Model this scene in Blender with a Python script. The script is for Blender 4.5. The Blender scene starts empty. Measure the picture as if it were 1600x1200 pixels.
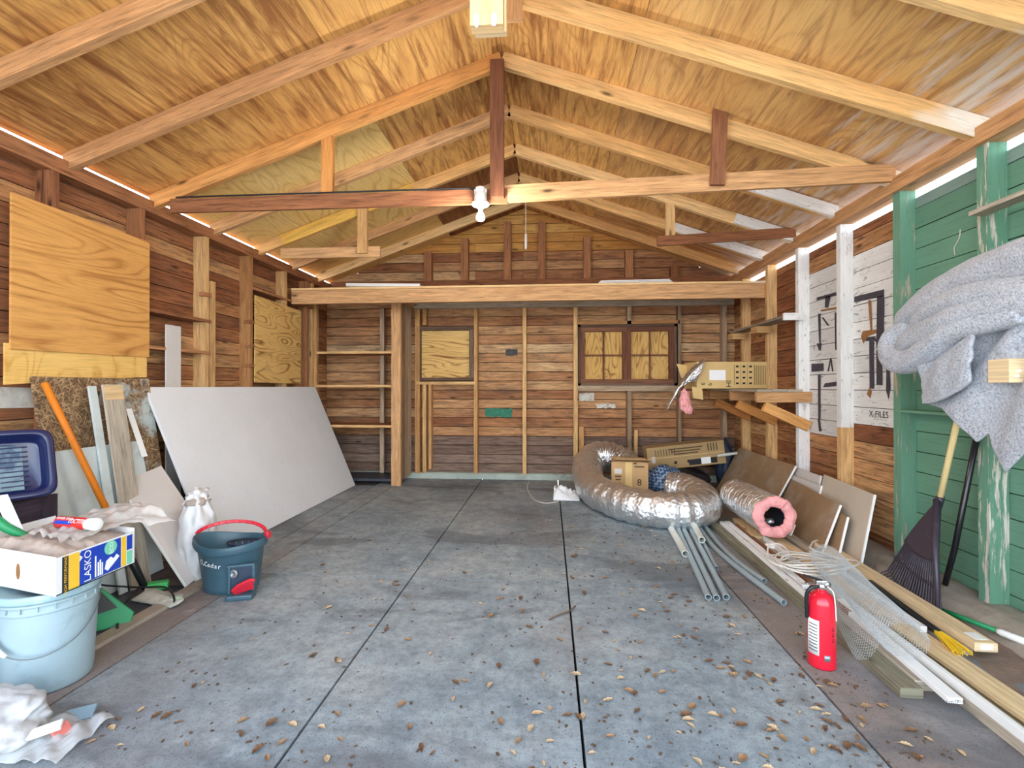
import bpy, bmesh, math, random
from mathutils import Vector, Matrix, noise
sc = bpy.context.scene
COL = sc.collection
R = random.Random(7)
V = Vector
rad = math.radians

# ------------------------------------------------------------------ materials
def mat(name):
    m = bpy.data.materials.new(name); m.use_nodes = True
    nt = m.node_tree; nt.nodes.clear()
    out = nt.nodes.new('ShaderNodeOutputMaterial'); b = nt.nodes.new('ShaderNodeBsdfPrincipled')
    nt.links.new(b.outputs[0], out.inputs[0])
    return m, nt, b
def setin(nt, sock, val):
    if isinstance(val, bpy.types.NodeSocket): nt.links.new(val, sock)
    elif isinstance(val, (tuple, list)):
        sock.default_value = tuple(val) + (1,) if len(val) == 3 and sock.type == 'RGBA' else tuple(val)
    else: sock.default_value = val
def uvn(nt): 
    n = nt.nodes.new('ShaderNodeUVMap'); n.uv_map = 'UVMap'; return n.outputs[0]
def objn(nt):
    n = nt.nodes.new('ShaderNodeTexCoord'); return n.outputs['Object']
def posn(nt):
    n = nt.nodes.new('ShaderNodeNewGeometry'); return n.outputs['Position']
def attr(nt, name='rnd'):
    n = nt.nodes.new('ShaderNodeAttribute'); n.attribute_name = name; return n.outputs['Fac']
def mapping(nt, vec, scale=(1,1,1), loc=(0,0,0), rot=(0,0,0)):
    n = nt.nodes.new('ShaderNodeMapping'); setin(nt, n.inputs[0], vec)
    n.inputs['Scale'].default_value = scale; n.inputs['Location'].default_value = loc; n.inputs['Rotation'].default_value = rot
    return n.outputs[0]
def noi(nt, vec, scale=5, detail=4, rough=.55, dist=0):
    n = nt.nodes.new('ShaderNodeTexNoise'); setin(nt, n.inputs['Vector'], vec)
    n.inputs['Scale'].default_value = scale; n.inputs['Detail'].default_value = detail
    n.inputs['Roughness'].default_value = rough; n.inputs['Distortion'].default_value = dist
    return n.outputs[0]
def vor(nt, vec, scale=5, feature='F1', rnd=1):
    n = nt.nodes.new('ShaderNodeTexVoronoi'); n.feature = feature; setin(nt, n.inputs['Vector'], vec)
    n.inputs['Scale'].default_value = scale; n.inputs['Randomness'].default_value = rnd
    return n.outputs['Distance']
def ramp(nt, fac, stops, interp='LINEAR'):
    n = nt.nodes.new('ShaderNodeValToRGB'); setin(nt, n.inputs[0], fac)
    cr = n.color_ramp; cr.interpolation = interp
    while len(cr.elements) < len(stops): cr.elements.new(0.5)
    for e, (p, c) in zip(cr.elements, stops):
        e.position = p
        e.color = (c, c, c, 1) if isinstance(c, (int, float)) else tuple(c) + (1,)
    return n.outputs[0]
def math_(nt, op, a, b=0.0, c=None, clamp=False):
    n = nt.nodes.new('ShaderNodeMath'); n.operation = op; n.use_clamp = clamp
    setin(nt, n.inputs[0], a); setin(nt, n.inputs[1], b)
    if c is not None: setin(nt, n.inputs[2], c)
    return n.outputs[0]
def mix(nt, fac, a, b, mode='MIX'):
    n = nt.nodes.new('ShaderNodeMix'); n.data_type = 'RGBA'; n.blend_type = mode
    setin(nt, n.inputs[0], fac); setin(nt, n.inputs[6], a); setin(nt, n.inputs[7], b)
    return n.outputs[2]
def sep(nt, vec, i):
    n = nt.nodes.new('ShaderNodeSeparateXYZ'); setin(nt, n.inputs[0], vec); return n.outputs[i]
def bump(nt, b, h, strength=.4, dist=.004):
    n = nt.nodes.new('ShaderNodeBump'); n.inputs['Strength'].default_value = strength; n.inputs['Distance'].default_value = dist
    setin(nt, n.inputs['Height'], h); nt.links.new(n.outputs[0], b.inputs['Normal'])
def srgb(r, g, b):
    f = lambda c: (c/255)/12.92 if c/255 <= .04045 else ((c/255+.055)/1.055)**2.4
    return (f(r), f(g), f(b))

def wood(name, cols, dark=.5, rough=.75, knots=True, paint=None, cover=.75, chip=1.0, white_from=None, scuff=None, gs=1.0, weather=0):
    """cols: darkest..lightest board colours, chosen per board; grain follows each board's length"""
    m, nt, b = mat(name)
    uv = uvn(nt); rnd = attr(nt)
    n1 = noi(nt, mapping(nt, uv, (1.3*gs, 16*gs, 1)), 2.2, 6, .62, .7)
    n2 = noi(nt, mapping(nt, uv, (6*gs, 150*gs, 1)), 1.0, 3, .6)
    n3 = noi(nt, mapping(nt, uv, (1.1, 3.2, 1)), 1.6, 3, .5, .4)
    pick = math_(nt, 'ADD', math_(nt, 'MULTIPLY', rnd, .62), math_(nt, 'MULTIPLY', n3, .5), clamp=True)
    k = len(cols)
    base = ramp(nt, pick, [(.14 + .72*i/(k-1), c) for i, c in enumerate(cols)])
    n5 = noi(nt, mapping(nt, uv, (3.5*gs, 55*gs, 1)), 1.0, 5, .7, .5)
    g = ramp(nt, n1, [(.30, 1-dark*.8), (.44, 1-dark*.25), (.56, 1.0), (.72, 1.22)])
    g = mix(nt, 1, g, ramp(nt, n5, [(.34, 1-dark*.75), (.46, 1.0), (.66, 1.12)]), 'MULTIPLY')
    g2 = ramp(nt, n2, [(.34, 1-dark*.6), (.50, 1.0)])
    c = mix(nt, 1, mix(nt, 1, base, g, 'MULTIPLY'), g2, 'MULTIPLY')
    if knots:
        kv = vor(nt, mapping(nt, uv, (2.4, 7.5, 1)), 1.0)
        kd = ramp(nt, kv, [(.045, .25), (.085, .62), (.15, 1.0)])
        c = mix(nt, 1, c, kd, 'MULTIPLY')
    h = math_(nt, 'ADD', n1, math_(nt, 'MULTIPLY', n2, .6))
    if weather:
        wn = noi(nt, mapping(nt, uv, (1.6, 7, 1)), 1.2, 7, .72, .8)
        c = mix(nt, ramp(nt, wn, [(.50, 0.0), (.66, weather)]), c, srgb(92, 76, 68))
    if paint:
        pn = noi(nt, mapping(nt, uv, (3*chip, 26*chip, 1)), 1.5, 6, .65)
        pn2 = noi(nt, mapping(nt, uv, (2.0, 3.5, 1)), 1.3, 2, .5)
        pm = math_(nt, 'ADD', math_(nt, 'MULTIPLY', pn, .72), math_(nt, 'MULTIPLY', pn2, .28))
        lo = .5 - (cover-.5)*.34
        mask = ramp(nt, pm, [(lo-.02, 0.0), (lo+.02, 1.0)])
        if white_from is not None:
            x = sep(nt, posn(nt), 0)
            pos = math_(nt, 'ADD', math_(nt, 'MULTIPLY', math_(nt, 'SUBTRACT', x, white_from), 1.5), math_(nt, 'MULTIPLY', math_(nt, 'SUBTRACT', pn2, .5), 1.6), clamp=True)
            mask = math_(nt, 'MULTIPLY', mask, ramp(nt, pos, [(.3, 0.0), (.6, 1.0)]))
        tone = ramp(nt, noi(nt, mapping(nt, uv, (1, 2, 1)), 2.2, 4), [(.3, tuple(v*.8 for v in paint)), (.65, paint)])
        tone = mix(nt, 1, tone, ramp(nt, noi(nt, mapping(nt, uv, (2.5, 40, 1)), 1.7, 6, .72, .6), [(.30, .62), (.46, 1.0), (.7, 1.08)]), 'MULTIPLY')
        tone = mix(nt, .35, tone, ramp(nt, rnd, [(0, tuple(v*.65 for v in paint)), (1, tuple(min(1, v*1.25) for v in paint))]))
        if scuff:
            sn = noi(nt, mapping(nt, uv, (2.5, 9, 1)), 3.1, 8, .72, 1.2)
            tone = mix(nt, ramp(nt, sn, [(.58, 0.0), (.64, .75)]), tone, scuff)
        c = mix(nt, mask, c, tone)
        h = math_(nt, 'ADD', math_(nt, 'MULTIPLY', h, .4), mask)
    setin(nt, b.inputs['Base Color'], c); b.inputs['Roughness'].default_value = rough
    b.inputs['Specular IOR Level'].default_value = .25
    bump(nt, b, h, .5, .003)
    return m
def plywood(name, c0, c1, line, streak, amt=.8, bands=13, white_from=None, pat=(.75, 3.0)):
    m, nt, b = mat(name)
    uv = uvn(nt); rnd = attr(nt)
    f = noi(nt, mapping(nt, uv, (pat[0], pat[1], 1)), 1.0, 1.2, .45, .55)
    fr = math_(nt, 'FRACT', math_(nt, 'MULTIPLY', f, bands))
    lines = ramp(nt, fr, [(0, 1.0), (.10, .5), (.28, 0.0), (.80, .05), (1, .9)])
    fine = noi(nt, mapping(nt, uv, (7, 110, 1)), 1, 3, .6)
    low = noi(nt, mapping(nt, uv, (.8, 1.6, 1)), 1.4, 3)
    pick = math_(nt, 'ADD', math_(nt, 'MULTIPLY', rnd, .35), math_(nt, 'MULTIPLY', low, .75), clamp=True)
    c = ramp(nt, pick, [(.25, c0), (.75, c1)])
    lm = math_(nt, 'MULTIPLY', lines, ramp(nt, noi(nt, mapping(nt, uv, (2, 6, 1)), 1.2, 3), [(.35, .15), (.6, amt)]))
    c = mix(nt, lm, c, line)
    c = mix(nt, 1, c, ramp(nt, fine, [(.3, .80), (.55, 1.0)]), 'MULTIPLY')
    if streak:
        st = noi(nt, mapping(nt, uv, (1.2, 13, 1)), 1.5, 8, .74, .6)
        st2 = noi(nt, mapping(nt, uv, (.5, .8, 1)), 1.7, 2)
        s = math_(nt, 'ADD', math_(nt, 'MULTIPLY', st, .7), math_(nt, 'MULTIPLY', st2, .3))
        c = mix(nt, ramp(nt, s, [(.47, 0.0), (.60, .85)]), c, streak)
    kv = vor(nt, mapping(nt, uv, (1.5, 3.2, 1)), 1.0)
    c = mix(nt, ramp(nt, kv, [(.02, .9), (.05, .35), (.075, 0.0)]), c, tuple(v*.6 for v in line))
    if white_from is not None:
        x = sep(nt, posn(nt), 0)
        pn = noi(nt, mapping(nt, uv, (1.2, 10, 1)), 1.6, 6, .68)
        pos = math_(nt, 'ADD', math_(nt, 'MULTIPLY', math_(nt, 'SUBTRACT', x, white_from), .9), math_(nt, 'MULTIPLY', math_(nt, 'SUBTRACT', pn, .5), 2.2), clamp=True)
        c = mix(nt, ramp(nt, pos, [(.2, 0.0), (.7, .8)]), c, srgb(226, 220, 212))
    setin(nt, b.inputs['Base Color'], c); b.inputs['Roughness'].default_value = .75
    b.inputs['Specular IOR Level'].default_value = .2
    bump(nt, b, math_(nt, 'ADD', fine, math_(nt, 'MULTIPLY', lines, -.4)), .3, .002)
    return m
def plain(name, col, rough=.5, metal=0.0, var=.12, scale=6, bumpamt=.0, bscale=20, trans=0.0, alpha=1.0, dirt=None, dscale=4, dlim=(.52, .7), coat=0.0, spec=.5):
    m, nt, b = mat(name)
    o = objn(nt)
    n = noi(nt, o, scale, 5, .6)
    c = ramp(nt, n, [(.3, tuple(v*(1-var) for v in col)), (.7, tuple(min(1, v*(1+var)) for v in col))])
    if dirt:
        c = mix(nt, ramp(nt, noi(nt, o, dscale, 7, .68, .3), [(dlim[0], 0.0), (dlim[1], .85)]), c, dirt)
    setin(nt, b.inputs['Base Color'], c)
    b.inputs['Roughness'].default_value = rough; b.inputs['Metallic'].default_value = metal
    b.inputs['Transmission Weight'].default_value = trans; b.inputs['Alpha'].default_value = alpha
    b.inputs['Coat Weight'].default_value = coat; b.inputs['Specular IOR Level'].default_value = spec
    if bumpamt: bump(nt, b, noi(nt, o, bscale, 5, .6), bumpamt, .004)
    return m

BR = [srgb(122, 72, 48), srgb(158, 102, 66), srgb(186, 132, 86), srgb(214, 168, 118)]
M = {}
M['wall'] = wood('weathered_board', BR, .72, .85, weather=.45)
M['wallback'] = wood('back_board', [srgb(138, 88, 60), srgb(178, 126, 86), srgb(204, 158, 112), srgb(226, 190, 144)], .66, .85, weather=.6)
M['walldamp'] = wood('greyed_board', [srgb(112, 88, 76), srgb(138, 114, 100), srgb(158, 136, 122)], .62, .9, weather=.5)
M['walllight'] = wood('lighter_board', [srgb(176, 116, 56), srgb(206, 150, 80), srgb(222, 172, 98)], .45, .8)
M['stud'] = wood('stud_wood', [srgb(166, 116, 72), srgb(200, 152, 98), srgb(224, 182, 126)], .5, .8)
M['studdark'] = wood('dark_stud_wood', [srgb(128, 80, 54), srgb(162, 108, 72), srgb(186, 132, 90)], .55, .8)
M['studgrey'] = wood('grey_stud_wood', [srgb(140, 116, 92), srgb(176, 150, 122), srgb(198, 176, 150)], .5, .8)
M['rafter'] = wood('rafter_wood', [srgb(200, 148, 92), srgb(226, 178, 116), srgb(240, 202, 146)], .34, .75, paint=srgb(236, 228, 214), cover=1.4, white_from=1.75)  # white right-hand feet: real paint, with eave daylight also put into the colour
M['rafterold'] = wood('old_rafter_wood', [srgb(172, 120, 78), srgb(200, 150, 102), srgb(218, 172, 124)], .45, .8)
M['yellowwood'] = wood('yellow_lumber', [srgb(222, 176, 84), srgb(236, 196, 108)], .25, .7)
M['redwood'] = wood('reddish_lumber', [srgb(108, 66, 46), srgb(134, 86, 58), srgb(150, 100, 70)], .5, .75)
M['orangewood'] = wood('orange_lumber', [srgb(184, 118, 62), srgb(210, 146, 80), srgb(222, 166, 102)], .4, .75)
M['lumber'] = wood('pale_lumber', [srgb(206, 172, 124), srgb(222, 192, 146), srgb(232, 206, 164)], .28, .7)
M['greylumber'] = wood('grey_lumber', [srgb(136, 122, 104), srgb(168, 156, 138), srgb(190, 178, 160)], .45, .85)
M['mosslumber'] = wood('mossy_lumber', [srgb(92, 92, 78), srgb(116, 114, 96), srgb(140, 134, 112)], .5, .85)
M['whiteboard'] = wood('white_painted_board', BR, .6, .8, paint=srgb(226, 224, 220), cover=.99, chip=.8, scuff=srgb(92, 84, 80))
M['whitestud'] = wood('white_painted_stud', [srgb(140, 110, 84), srgb(170, 140, 110)], .5, .8, paint=srgb(240, 238, 234), cover=1.05, scuff=srgb(150, 140, 130))
M['greenboard'] = wood('green_painted_board', [srgb(70, 80, 64), srgb(96, 100, 80)], .5, .7, paint=srgb(106, 150, 126), cover=1.08)
M['greengrey'] = wood('grey_green_board', [srgb(70, 74, 66), srgb(96, 98, 86)], .5, .7, paint=srgb(124, 146, 138), cover=1.12)
M['greenstud'] = wood('green_painted_stud', [srgb(176, 164, 142), srgb(214, 206, 190)], .5, .75, paint=srgb(114, 160, 134), cover=.72, chip=.7)
M['peelstud'] = wood('peeling_green_stud', [srgb(196, 186, 168), srgb(226, 220, 208)], .4, .75, paint=srgb(106, 152, 126), cover=.62, chip=.8)
M['plyA'] = plywood('golden_plywood', srgb(206, 148, 82), srgb(236, 186, 112), srgb(158, 100, 54), srgb(134, 82, 46), .55)
M['plyR'] = plywood('golden_plywood_washed_daylit', srgb(212, 158, 94), srgb(238, 194, 126), srgb(168, 112, 66), srgb(152, 106, 70), .55, white_from=1.55)  # whiter towards the right eave: old whitewash plus gap daylight painted into the colour
M['plyL'] = plywood('pale_plywood', srgb(232, 192, 112), srgb(246, 216, 146), srgb(184, 132, 66), None, .55)
M['plyD'] = plywood('dark_plywood', srgb(140, 90, 54), srgb(176, 122, 74), srgb(100, 60, 36), srgb(104, 64, 40), .6)
M['ply1'] = plywood('orange_plywood', srgb(206, 146, 78), srgb(224, 168, 96), srgb(158, 98, 46), None, .85, bands=11, pat=(.7, 4.5))
M['ply2'] = plywood('window_plywood', srgb(216, 168, 94), srgb(232, 192, 122), srgb(126, 76, 34), None, 1.0, bands=15, pat=(1.2, 5.5))
M['ply3'] = plywood('yellow_plywood', srgb(226, 176, 92), srgb(240, 200, 122), srgb(198, 142, 66), None, .7, bands=9, pat=(3.6, 1.6))
# concrete
def concrete():
    m, nt, b = mat('concrete_floor')
    p = posn(nt); rnd = attr(nt)
    n1 = noi(nt, p, 1.3, 6, .62, .3); n2 = noi(nt, p, 9, 6, .7); n3 = noi(nt, p, 90, 3, .7)
    n4 = noi(nt, mapping(nt, p, (1, .6, 1), (3.1, 1.7, 0)), 1.1, 3, .55, .5)
    c = ramp(nt, n1, [(.28, srgb(112, 126, 136)), (.5, srgb(144, 155, 160)), (.72, srgb(168, 172, 171))])
    n6 = noi(nt, p, 32, 5, .75)
    c = mix(nt, 1, c, ramp(nt, n6, [(.3, .72), (.5, 1.0), (.7, 1.16)]), 'MULTIPLY')
    c = mix(nt, 1, c, ramp(nt, n2, [(.3, .70), (.6, 1.1)]), 'MULTIPLY')
    brown = ramp(nt, math_(nt, 'ADD', math_(nt, 'MULTIPLY', rnd, .5), n4), [(.62, 0.0), (1.0, .75)])
    c = mix(nt, brown, c, srgb(134, 116, 106))
    wet = noi(nt, mapping(nt, p, (.8, 1.7, 1), (7.3, .4, 0)), 1.0, 5, .6, .8)
    c = mix(nt, ramp(nt, wet, [(.55, 0.0), (.62, .55)]), c, srgb(92, 94, 98))
    chalk = noi(nt, mapping(nt, p, (1.2, 1, 1), (1.3, 5.2, 0)), 2.6, 7, .7)
    c = mix(nt, ramp(nt, chalk, [(.60, 0.0), (.74, .5)]), c, srgb(206, 210, 212))
    sp = noi(nt, p, 160, 2, .5)
    c = mix(nt, ramp(nt, sp, [(.61, 0.0), (.68, .7)]), c, srgb(66, 62, 60))
    setin(nt, b.inputs['Base Color'], c); b.inputs['Roughness'].default_value = .8
    b.inputs['Specular IOR Level'].default_value = .3
    bump(nt, b, math_(nt, 'ADD', n2, math_(nt, 'MULTIPLY', n3, .5)), .35, .004)
    return m
M['concrete'] = concrete()
M['curb'] = plain('curb_concrete', srgb(158, 146, 132), .9, var=.2, scale=5, bumpamt=.6, bscale=30, dirt=srgb(110, 92, 78))
M['sill'] = plain('pale_sill', srgb(170, 182, 172), .9, var=.2, scale=5, bumpamt=.5, bscale=25, dirt=srgb(120, 112, 98))
M['dirt'] = plain('packed_dirt', srgb(96, 84, 78), .95, var=.3, scale=9, bumpamt=.8, bscale=40)
M['dirtR'] = plain('brown_dirt', srgb(138, 116, 102), .95, var=.25, scale=9, bumpamt=.8, bscale=40)
M['drive'] = plain('driveway_concrete', srgb(205, 200, 190), .9, var=.08, scale=2)
M['dark'] = plain('dark_backing', srgb(48, 30, 22), .95)
# goods
M['panelwhite'] = plain('white_panel_face', srgb(226, 228, 230), .7, var=.03, scale=3, bumpamt=.15, bscale=160, dirt=srgb(196, 196, 194), dscale=40, dlim=(.6, .75))
M['gypsum'] = plain('gypsum_edge', srgb(240, 240, 236), .9, var=.03)
M['drypaper'] = plain('grey_drywall_paper', srgb(204, 198, 192), .85, var=.04, scale=4)
M['drybrown'] = plain('brown_drywall_paper', srgb(152, 124, 92), .85, var=.12, scale=5, dirt=srgb(172, 160, 146), dscale=3)
M['drybeige'] = plain('beige_drywall_paper', srgb(196, 184, 166), .85, var=.06, scale=4)
M['greenboardpale'] = plain('pale_grey_panel', srgb(196, 206, 204), .6, var=.06, scale=5, dirt=srgb(170, 172, 164), dscale=4)
def osb():
    m, nt, b = mat('particle_board')
    p = objn(nt)
    w = noi(nt, mapping(nt, p, (1, 1, 1)), 7, 2, .5)
    f = None
    for k, an in enumerate((.4, 1.25, 2.0, 2.8)):
        q = mapping(nt, mapping(nt, p, rot=(an, 0, 0), loc=(0, k*.37, 0)), (20, 12, 95))
        a = noi(nt, q, 1.3, 2, .55, .5); f = a if f is None else math_(nt, 'MAXIMUM', f, a)
    c = ramp(nt, f, [(.50, srgb(84, 62, 44)), (.60, srgb(136, 106, 74)), (.70, srgb(186, 156, 112)), (.8, srgb(210, 184, 142))])
    s = noi(nt, mapping(nt, p, loc=(0, .2, 0)), 3.2, 8, .75)
    y = sep(nt, p, 1)
    sm = math_(nt, 'ADD', s, math_(nt, 'MULTIPLY', y, .22))
    c = mix(nt, ramp(nt, sm, [(.57, 0.0), (.68, .8)]), c, srgb(188, 204, 204))
    setin(nt, b.inputs['Base Color'], c); b.inputs['Roughness'].default_value = .85
    bump(nt, b, f, .4, .003)
    return m
M['osb'] = osb()
M['bluebucket'] = plain('pale_blue_plastic', srgb(158, 179, 186), .45, var=.05, scale=4, dirt=srgb(128, 148, 152), dscale=5)
M['bluerim'] = plain('pale_blue_rim', srgb(150, 180, 188), .5, var=.06, dirt=srgb(190, 206, 208), dscale=14)
M['greycan'] = plain('grey_metal_can', srgb(150, 156, 158), .4, .6, var=.15, dirt=srgb(110, 104, 98))
M['wire'] = plain('steel_wire', srgb(120, 124, 126), .4, .8)
M['plwhite'] = plain('white_plastic', srgb(236, 236, 232), .4, var=.03)
M['cartonwhite'] = plain('white_carton', srgb(232, 232, 230), .7, var=.03)
M['navy'] = plain('navy_plastic', srgb(24, 32, 72), .3, var=.15, coat=.3)
M['navypaint'] = plain('dried_grey_paint', srgb(104, 124, 132), .4, var=.2, scale=8, dirt=srgb(44, 64, 92), dscale=7, dlim=(.5, .6))
M['teal'] = plain('slate_blue_plastic', srgb(62, 92, 106), .4, var=.1, scale=5, dirt=srgb(96, 122, 132), dscale=12, dlim=(.6, .75))
M['tealdark'] = plain('dark_slate_plastic', srgb(38, 56, 76), .5, var=.1)
M['red'] = plain('red_plastic', srgb(214, 40, 60), .35, var=.06)
M['extred'] = plain('extinguisher_red', srgb(216, 22, 48), .28, var=.04, coat=.4)
M['tubered'] = plain('caulk_red', srgb(200, 38, 34), .4, var=.04)
M['black'] = plain('black_plastic', srgb(30, 32, 36), .4, var=.1)
M['darkpurple'] = plain('dark_rake_plastic', srgb(58, 52, 64), .4, var=.12, dirt=srgb(112, 104, 100), dscale=10, dlim=(.58, .75))
M['crate'] = wood('dark_crate_wood', [srgb(46, 38, 48), srgb(66, 54, 62)], .5, .8, knots=False)
M['chrome'] = plain('bright_metal', srgb(210, 212, 214), .25, 1.0)
M['orangepole'] = wood('orange_handle_wood', [srgb(206, 112, 24), srgb(222, 130, 36)], .15, .45, knots=False)
M['palepole'] = wood('pale_handle_wood', [srgb(226, 200, 140), srgb(238, 216, 160)], .15, .5, knots=False)
M['green'] = plain('green_plastic', srgb(28, 138, 84), .45, var=.08)
M['ltgreen'] = plain('light_green_plastic', srgb(74, 190, 104), .45, var=.1)
M['palegreen'] = plain('pale_green_cloth', srgb(186, 222, 190), .8)
M['mopcloth'] = plain('grey_mop_cloth', srgb(190, 190, 180), .95, var=.2, scale=25, bumpamt=.8, bscale=60)
M['bagwhite'] = plain('white_bag_plastic', srgb(222, 223, 224), .4, var=.05, scale=9, bumpamt=.35, bscale=26, dirt=srgb(206, 190, 180), dscale=5, dlim=(.55, .75))
M['sheeting'] = plain('dusty_clear_sheeting', srgb(206, 200, 194), .3, var=.1, scale=12, bumpamt=.5, bscale=25, alpha=.5, dirt=srgb(164, 146, 132), dscale=9)
M['bagnear'] = plain('near_bag_plastic', srgb(196, 198, 200), .4, var=.08, scale=12, bumpamt=.5, bscale=18, dirt=srgb(158, 154, 150), dscale=7, dlim=(.5, .68))
M['clearbag'] = plain('clear_bag_plastic', srgb(214, 216, 216), .2, var=.06, bumpamt=.5, bscale=22, alpha=.45)
M['dust'] = plain('dusty_rubble', srgb(176, 160, 148), .95, var=.2, scale=14, bumpamt=.8, bscale=30)
M['cardboard'] = plain('tan_cardboard', srgb(188, 150, 104), .8, var=.06, scale=5)
M['cardyellow'] = plain('yellow_tan_cardboard', srgb(214, 182, 122), .75, var=.05, scale=5)
M['cardbrown'] = plain('brown_cardboard', srgb(168, 140, 96), .75, var=.1, scale=5)
M['ink'] = plain('black_ink', srgb(40, 34, 32), .8)
M['inkbrown'] = plain('brown_ink', srgb(92, 72, 48), .8)
M['lblue'] = plain('label_blue', srgb(28, 66, 176), .4, var=.04)
M['lyellow'] = plain('label_yellow', srgb(244, 196, 56), .4, var=.04)
M['lwhite'] = plain('label_white', srgb(244, 244, 242), .5, var=.02)
M['lgreen'] = plain('label_green', srgb(124, 208, 172), .5, var=.04)
M['lblack'] = plain('label_black', srgb(44, 42, 40), .5)
def foil():
    m, nt, b = mat('wrinkled_foil')
    p = objn(nt)
    a = noi(nt, p, 24, 6, .7, .8); v = vor(nt, p, 32)
    c = ramp(nt, a, [(.3, (.72, .73, .74)), (.7, (.95, .95, .95))])
    setin(nt, b.inputs['Base Color'], c); b.inputs['Metallic'].default_value = .92; b.inputs['Roughness'].default_value = .3
    bump(nt, b, math_(nt, 'ADD', a, v), .7, .01)
    return m
M['foil'] = foil()
M['pink'] = plain('pink_insulation', srgb(232, 160, 158), .98, var=.15, scale=20, bumpamt=1, bscale=50)
M['bluemesh'] = None
def bluebag():
    m, nt, b = mat('blue_bubble_wrap')
    p = objn(nt); v = vor(nt, p, 34, rnd=.25)
    setin(nt, b.inputs['Base Color'], ramp(nt, v, [(.25, srgb(44, 66, 104)), (.5, srgb(60, 88, 128)), (.62, srgb(150, 178, 206))]))
    b.inputs['Roughness'].default_value = .35
    bump(nt, b, v, .8, .01); return m
M['bluemesh'] = bluebag()
M['tarpblue'] = plain('dark_blue_tarp', srgb(46, 60, 84), .5, var=.2, bumpamt=.4)
M['bagblack'] = plain('black_bag', srgb(34, 36, 42), .35, bumpamt=.6, bscale=16)
M['pvcgrey'] = plain('grey_conduit', srgb(148, 162, 166), .5, var=.06, dirt=srgb(168, 178, 180), dscale=9, dlim=(.6, .8))
M['pvcwhite'] = plain('white_conduit', srgb(206, 208, 200), .45, var=.05, dirt=srgb(160, 156, 146), dscale=6)
M['cable'] = plain('white_cable_jacket', srgb(222, 216, 206), .5, var=.05)
M['cord'] = plain('black_cord', srgb(22, 24, 28), .5)
M['mesh'] = plain('galvanised_wire', srgb(196, 204, 208), .45, .3)
M['bristle'] = plain('yellow_bristle', srgb(238, 200, 40), .6, var=.1)
def felt():
    m, nt, b = mat('grey_felt')
    p = objn(nt)
    a = noi(nt, p, 110, 3, .7); d = noi(nt, p, 6, 4); a2 = noi(nt, p, 260, 2, .6)
    c = ramp(nt, a, [(.32, srgb(126, 132, 144)), (.46, srgb(170, 175, 184)), (.6, srgb(192, 195, 201)), (.74, srgb(214, 214, 216))])
    c = mix(nt, 1, c, ramp(nt, d, [(.3, .88), (.7, 1.05)]), 'MULTIPLY')
    c = mix(nt, 1, c, ramp(nt, a2, [(.35, .86), (.6, 1.05)]), 'MULTIPLY')
    setin(nt, b.inputs['Base Color'], c); b.inputs['Roughness'].default_value = 1; b.inputs['Sheen Weight'].default_value = .2
    bump(nt, b, math_(nt, 'ADD', a, a2), .5, .004); return m
M['felt'] = felt()
M['tooldark'] = plain('charcoal_paint', srgb(66, 60, 68), .8, var=.25, scale=40)
M['toolbrown'] = plain('brown_paint', srgb(146, 100, 54), .8, var=.2, scale=40)
M['patchgreen'] = plain('green_paint_patch', srgb(52, 122, 98), .8, var=.25, scale=20)
M['patchgrey'] = plain('dark_grey_patch', srgb(72, 72, 72), .8, var=.25, scale=20)
M['patchwhite'] = plain('white_paint_patch', srgb(206, 202, 190), .85, var=.15, scale=20, dirt=srgb(150, 110, 80), dscale=9)
M['leaf'] = plain('dry_leaf', srgb(156, 122, 88), .8, var=.25, scale=30)
M['leaf2'] = plain('pale_dry_leaf', srgb(192, 166, 130), .8, var=.2, scale=30)
M['leaf3'] = plain('dark_dry_leaf', srgb(116, 86, 62), .8, var=.25, scale=30)
M['debris'] = plain('leaf_crumbs', srgb(96, 78, 62), .9, var=.4, scale=60)
M['twig'] = plain('twig_bark', srgb(104, 80, 62), .9)
M['porcelain'] = plain('white_porcelain', srgb(226, 226, 222), .35)
def glow(name, col, e):
    m, nt, b = mat(name); setin(nt, b.inputs['Base Color'], (.9, .9, .88)); b.inputs['Roughness'].default_value = .3
    setin(nt, b.inputs['Emission Color'], col); b.inputs['Emission Strength'].default_value = e; return m
M['bulb'] = glow('frosted_bulb', (1, .95, .88), .9)
M['frame'] = wood('dark_window_frame', [srgb(84, 62, 50), srgb(108, 84, 68), srgb(128, 104, 88)], .5, .8, knots=False)
M['sash'] = wood('brown_window_sash', [srgb(96, 58, 42), srgb(124, 78, 56), srgb(140, 96, 72)], .5, .75, knots=False)
M['tarpdark'] = plain('dark_sheet', srgb(58, 62, 72), .5, var=.25, scale=5)

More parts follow.
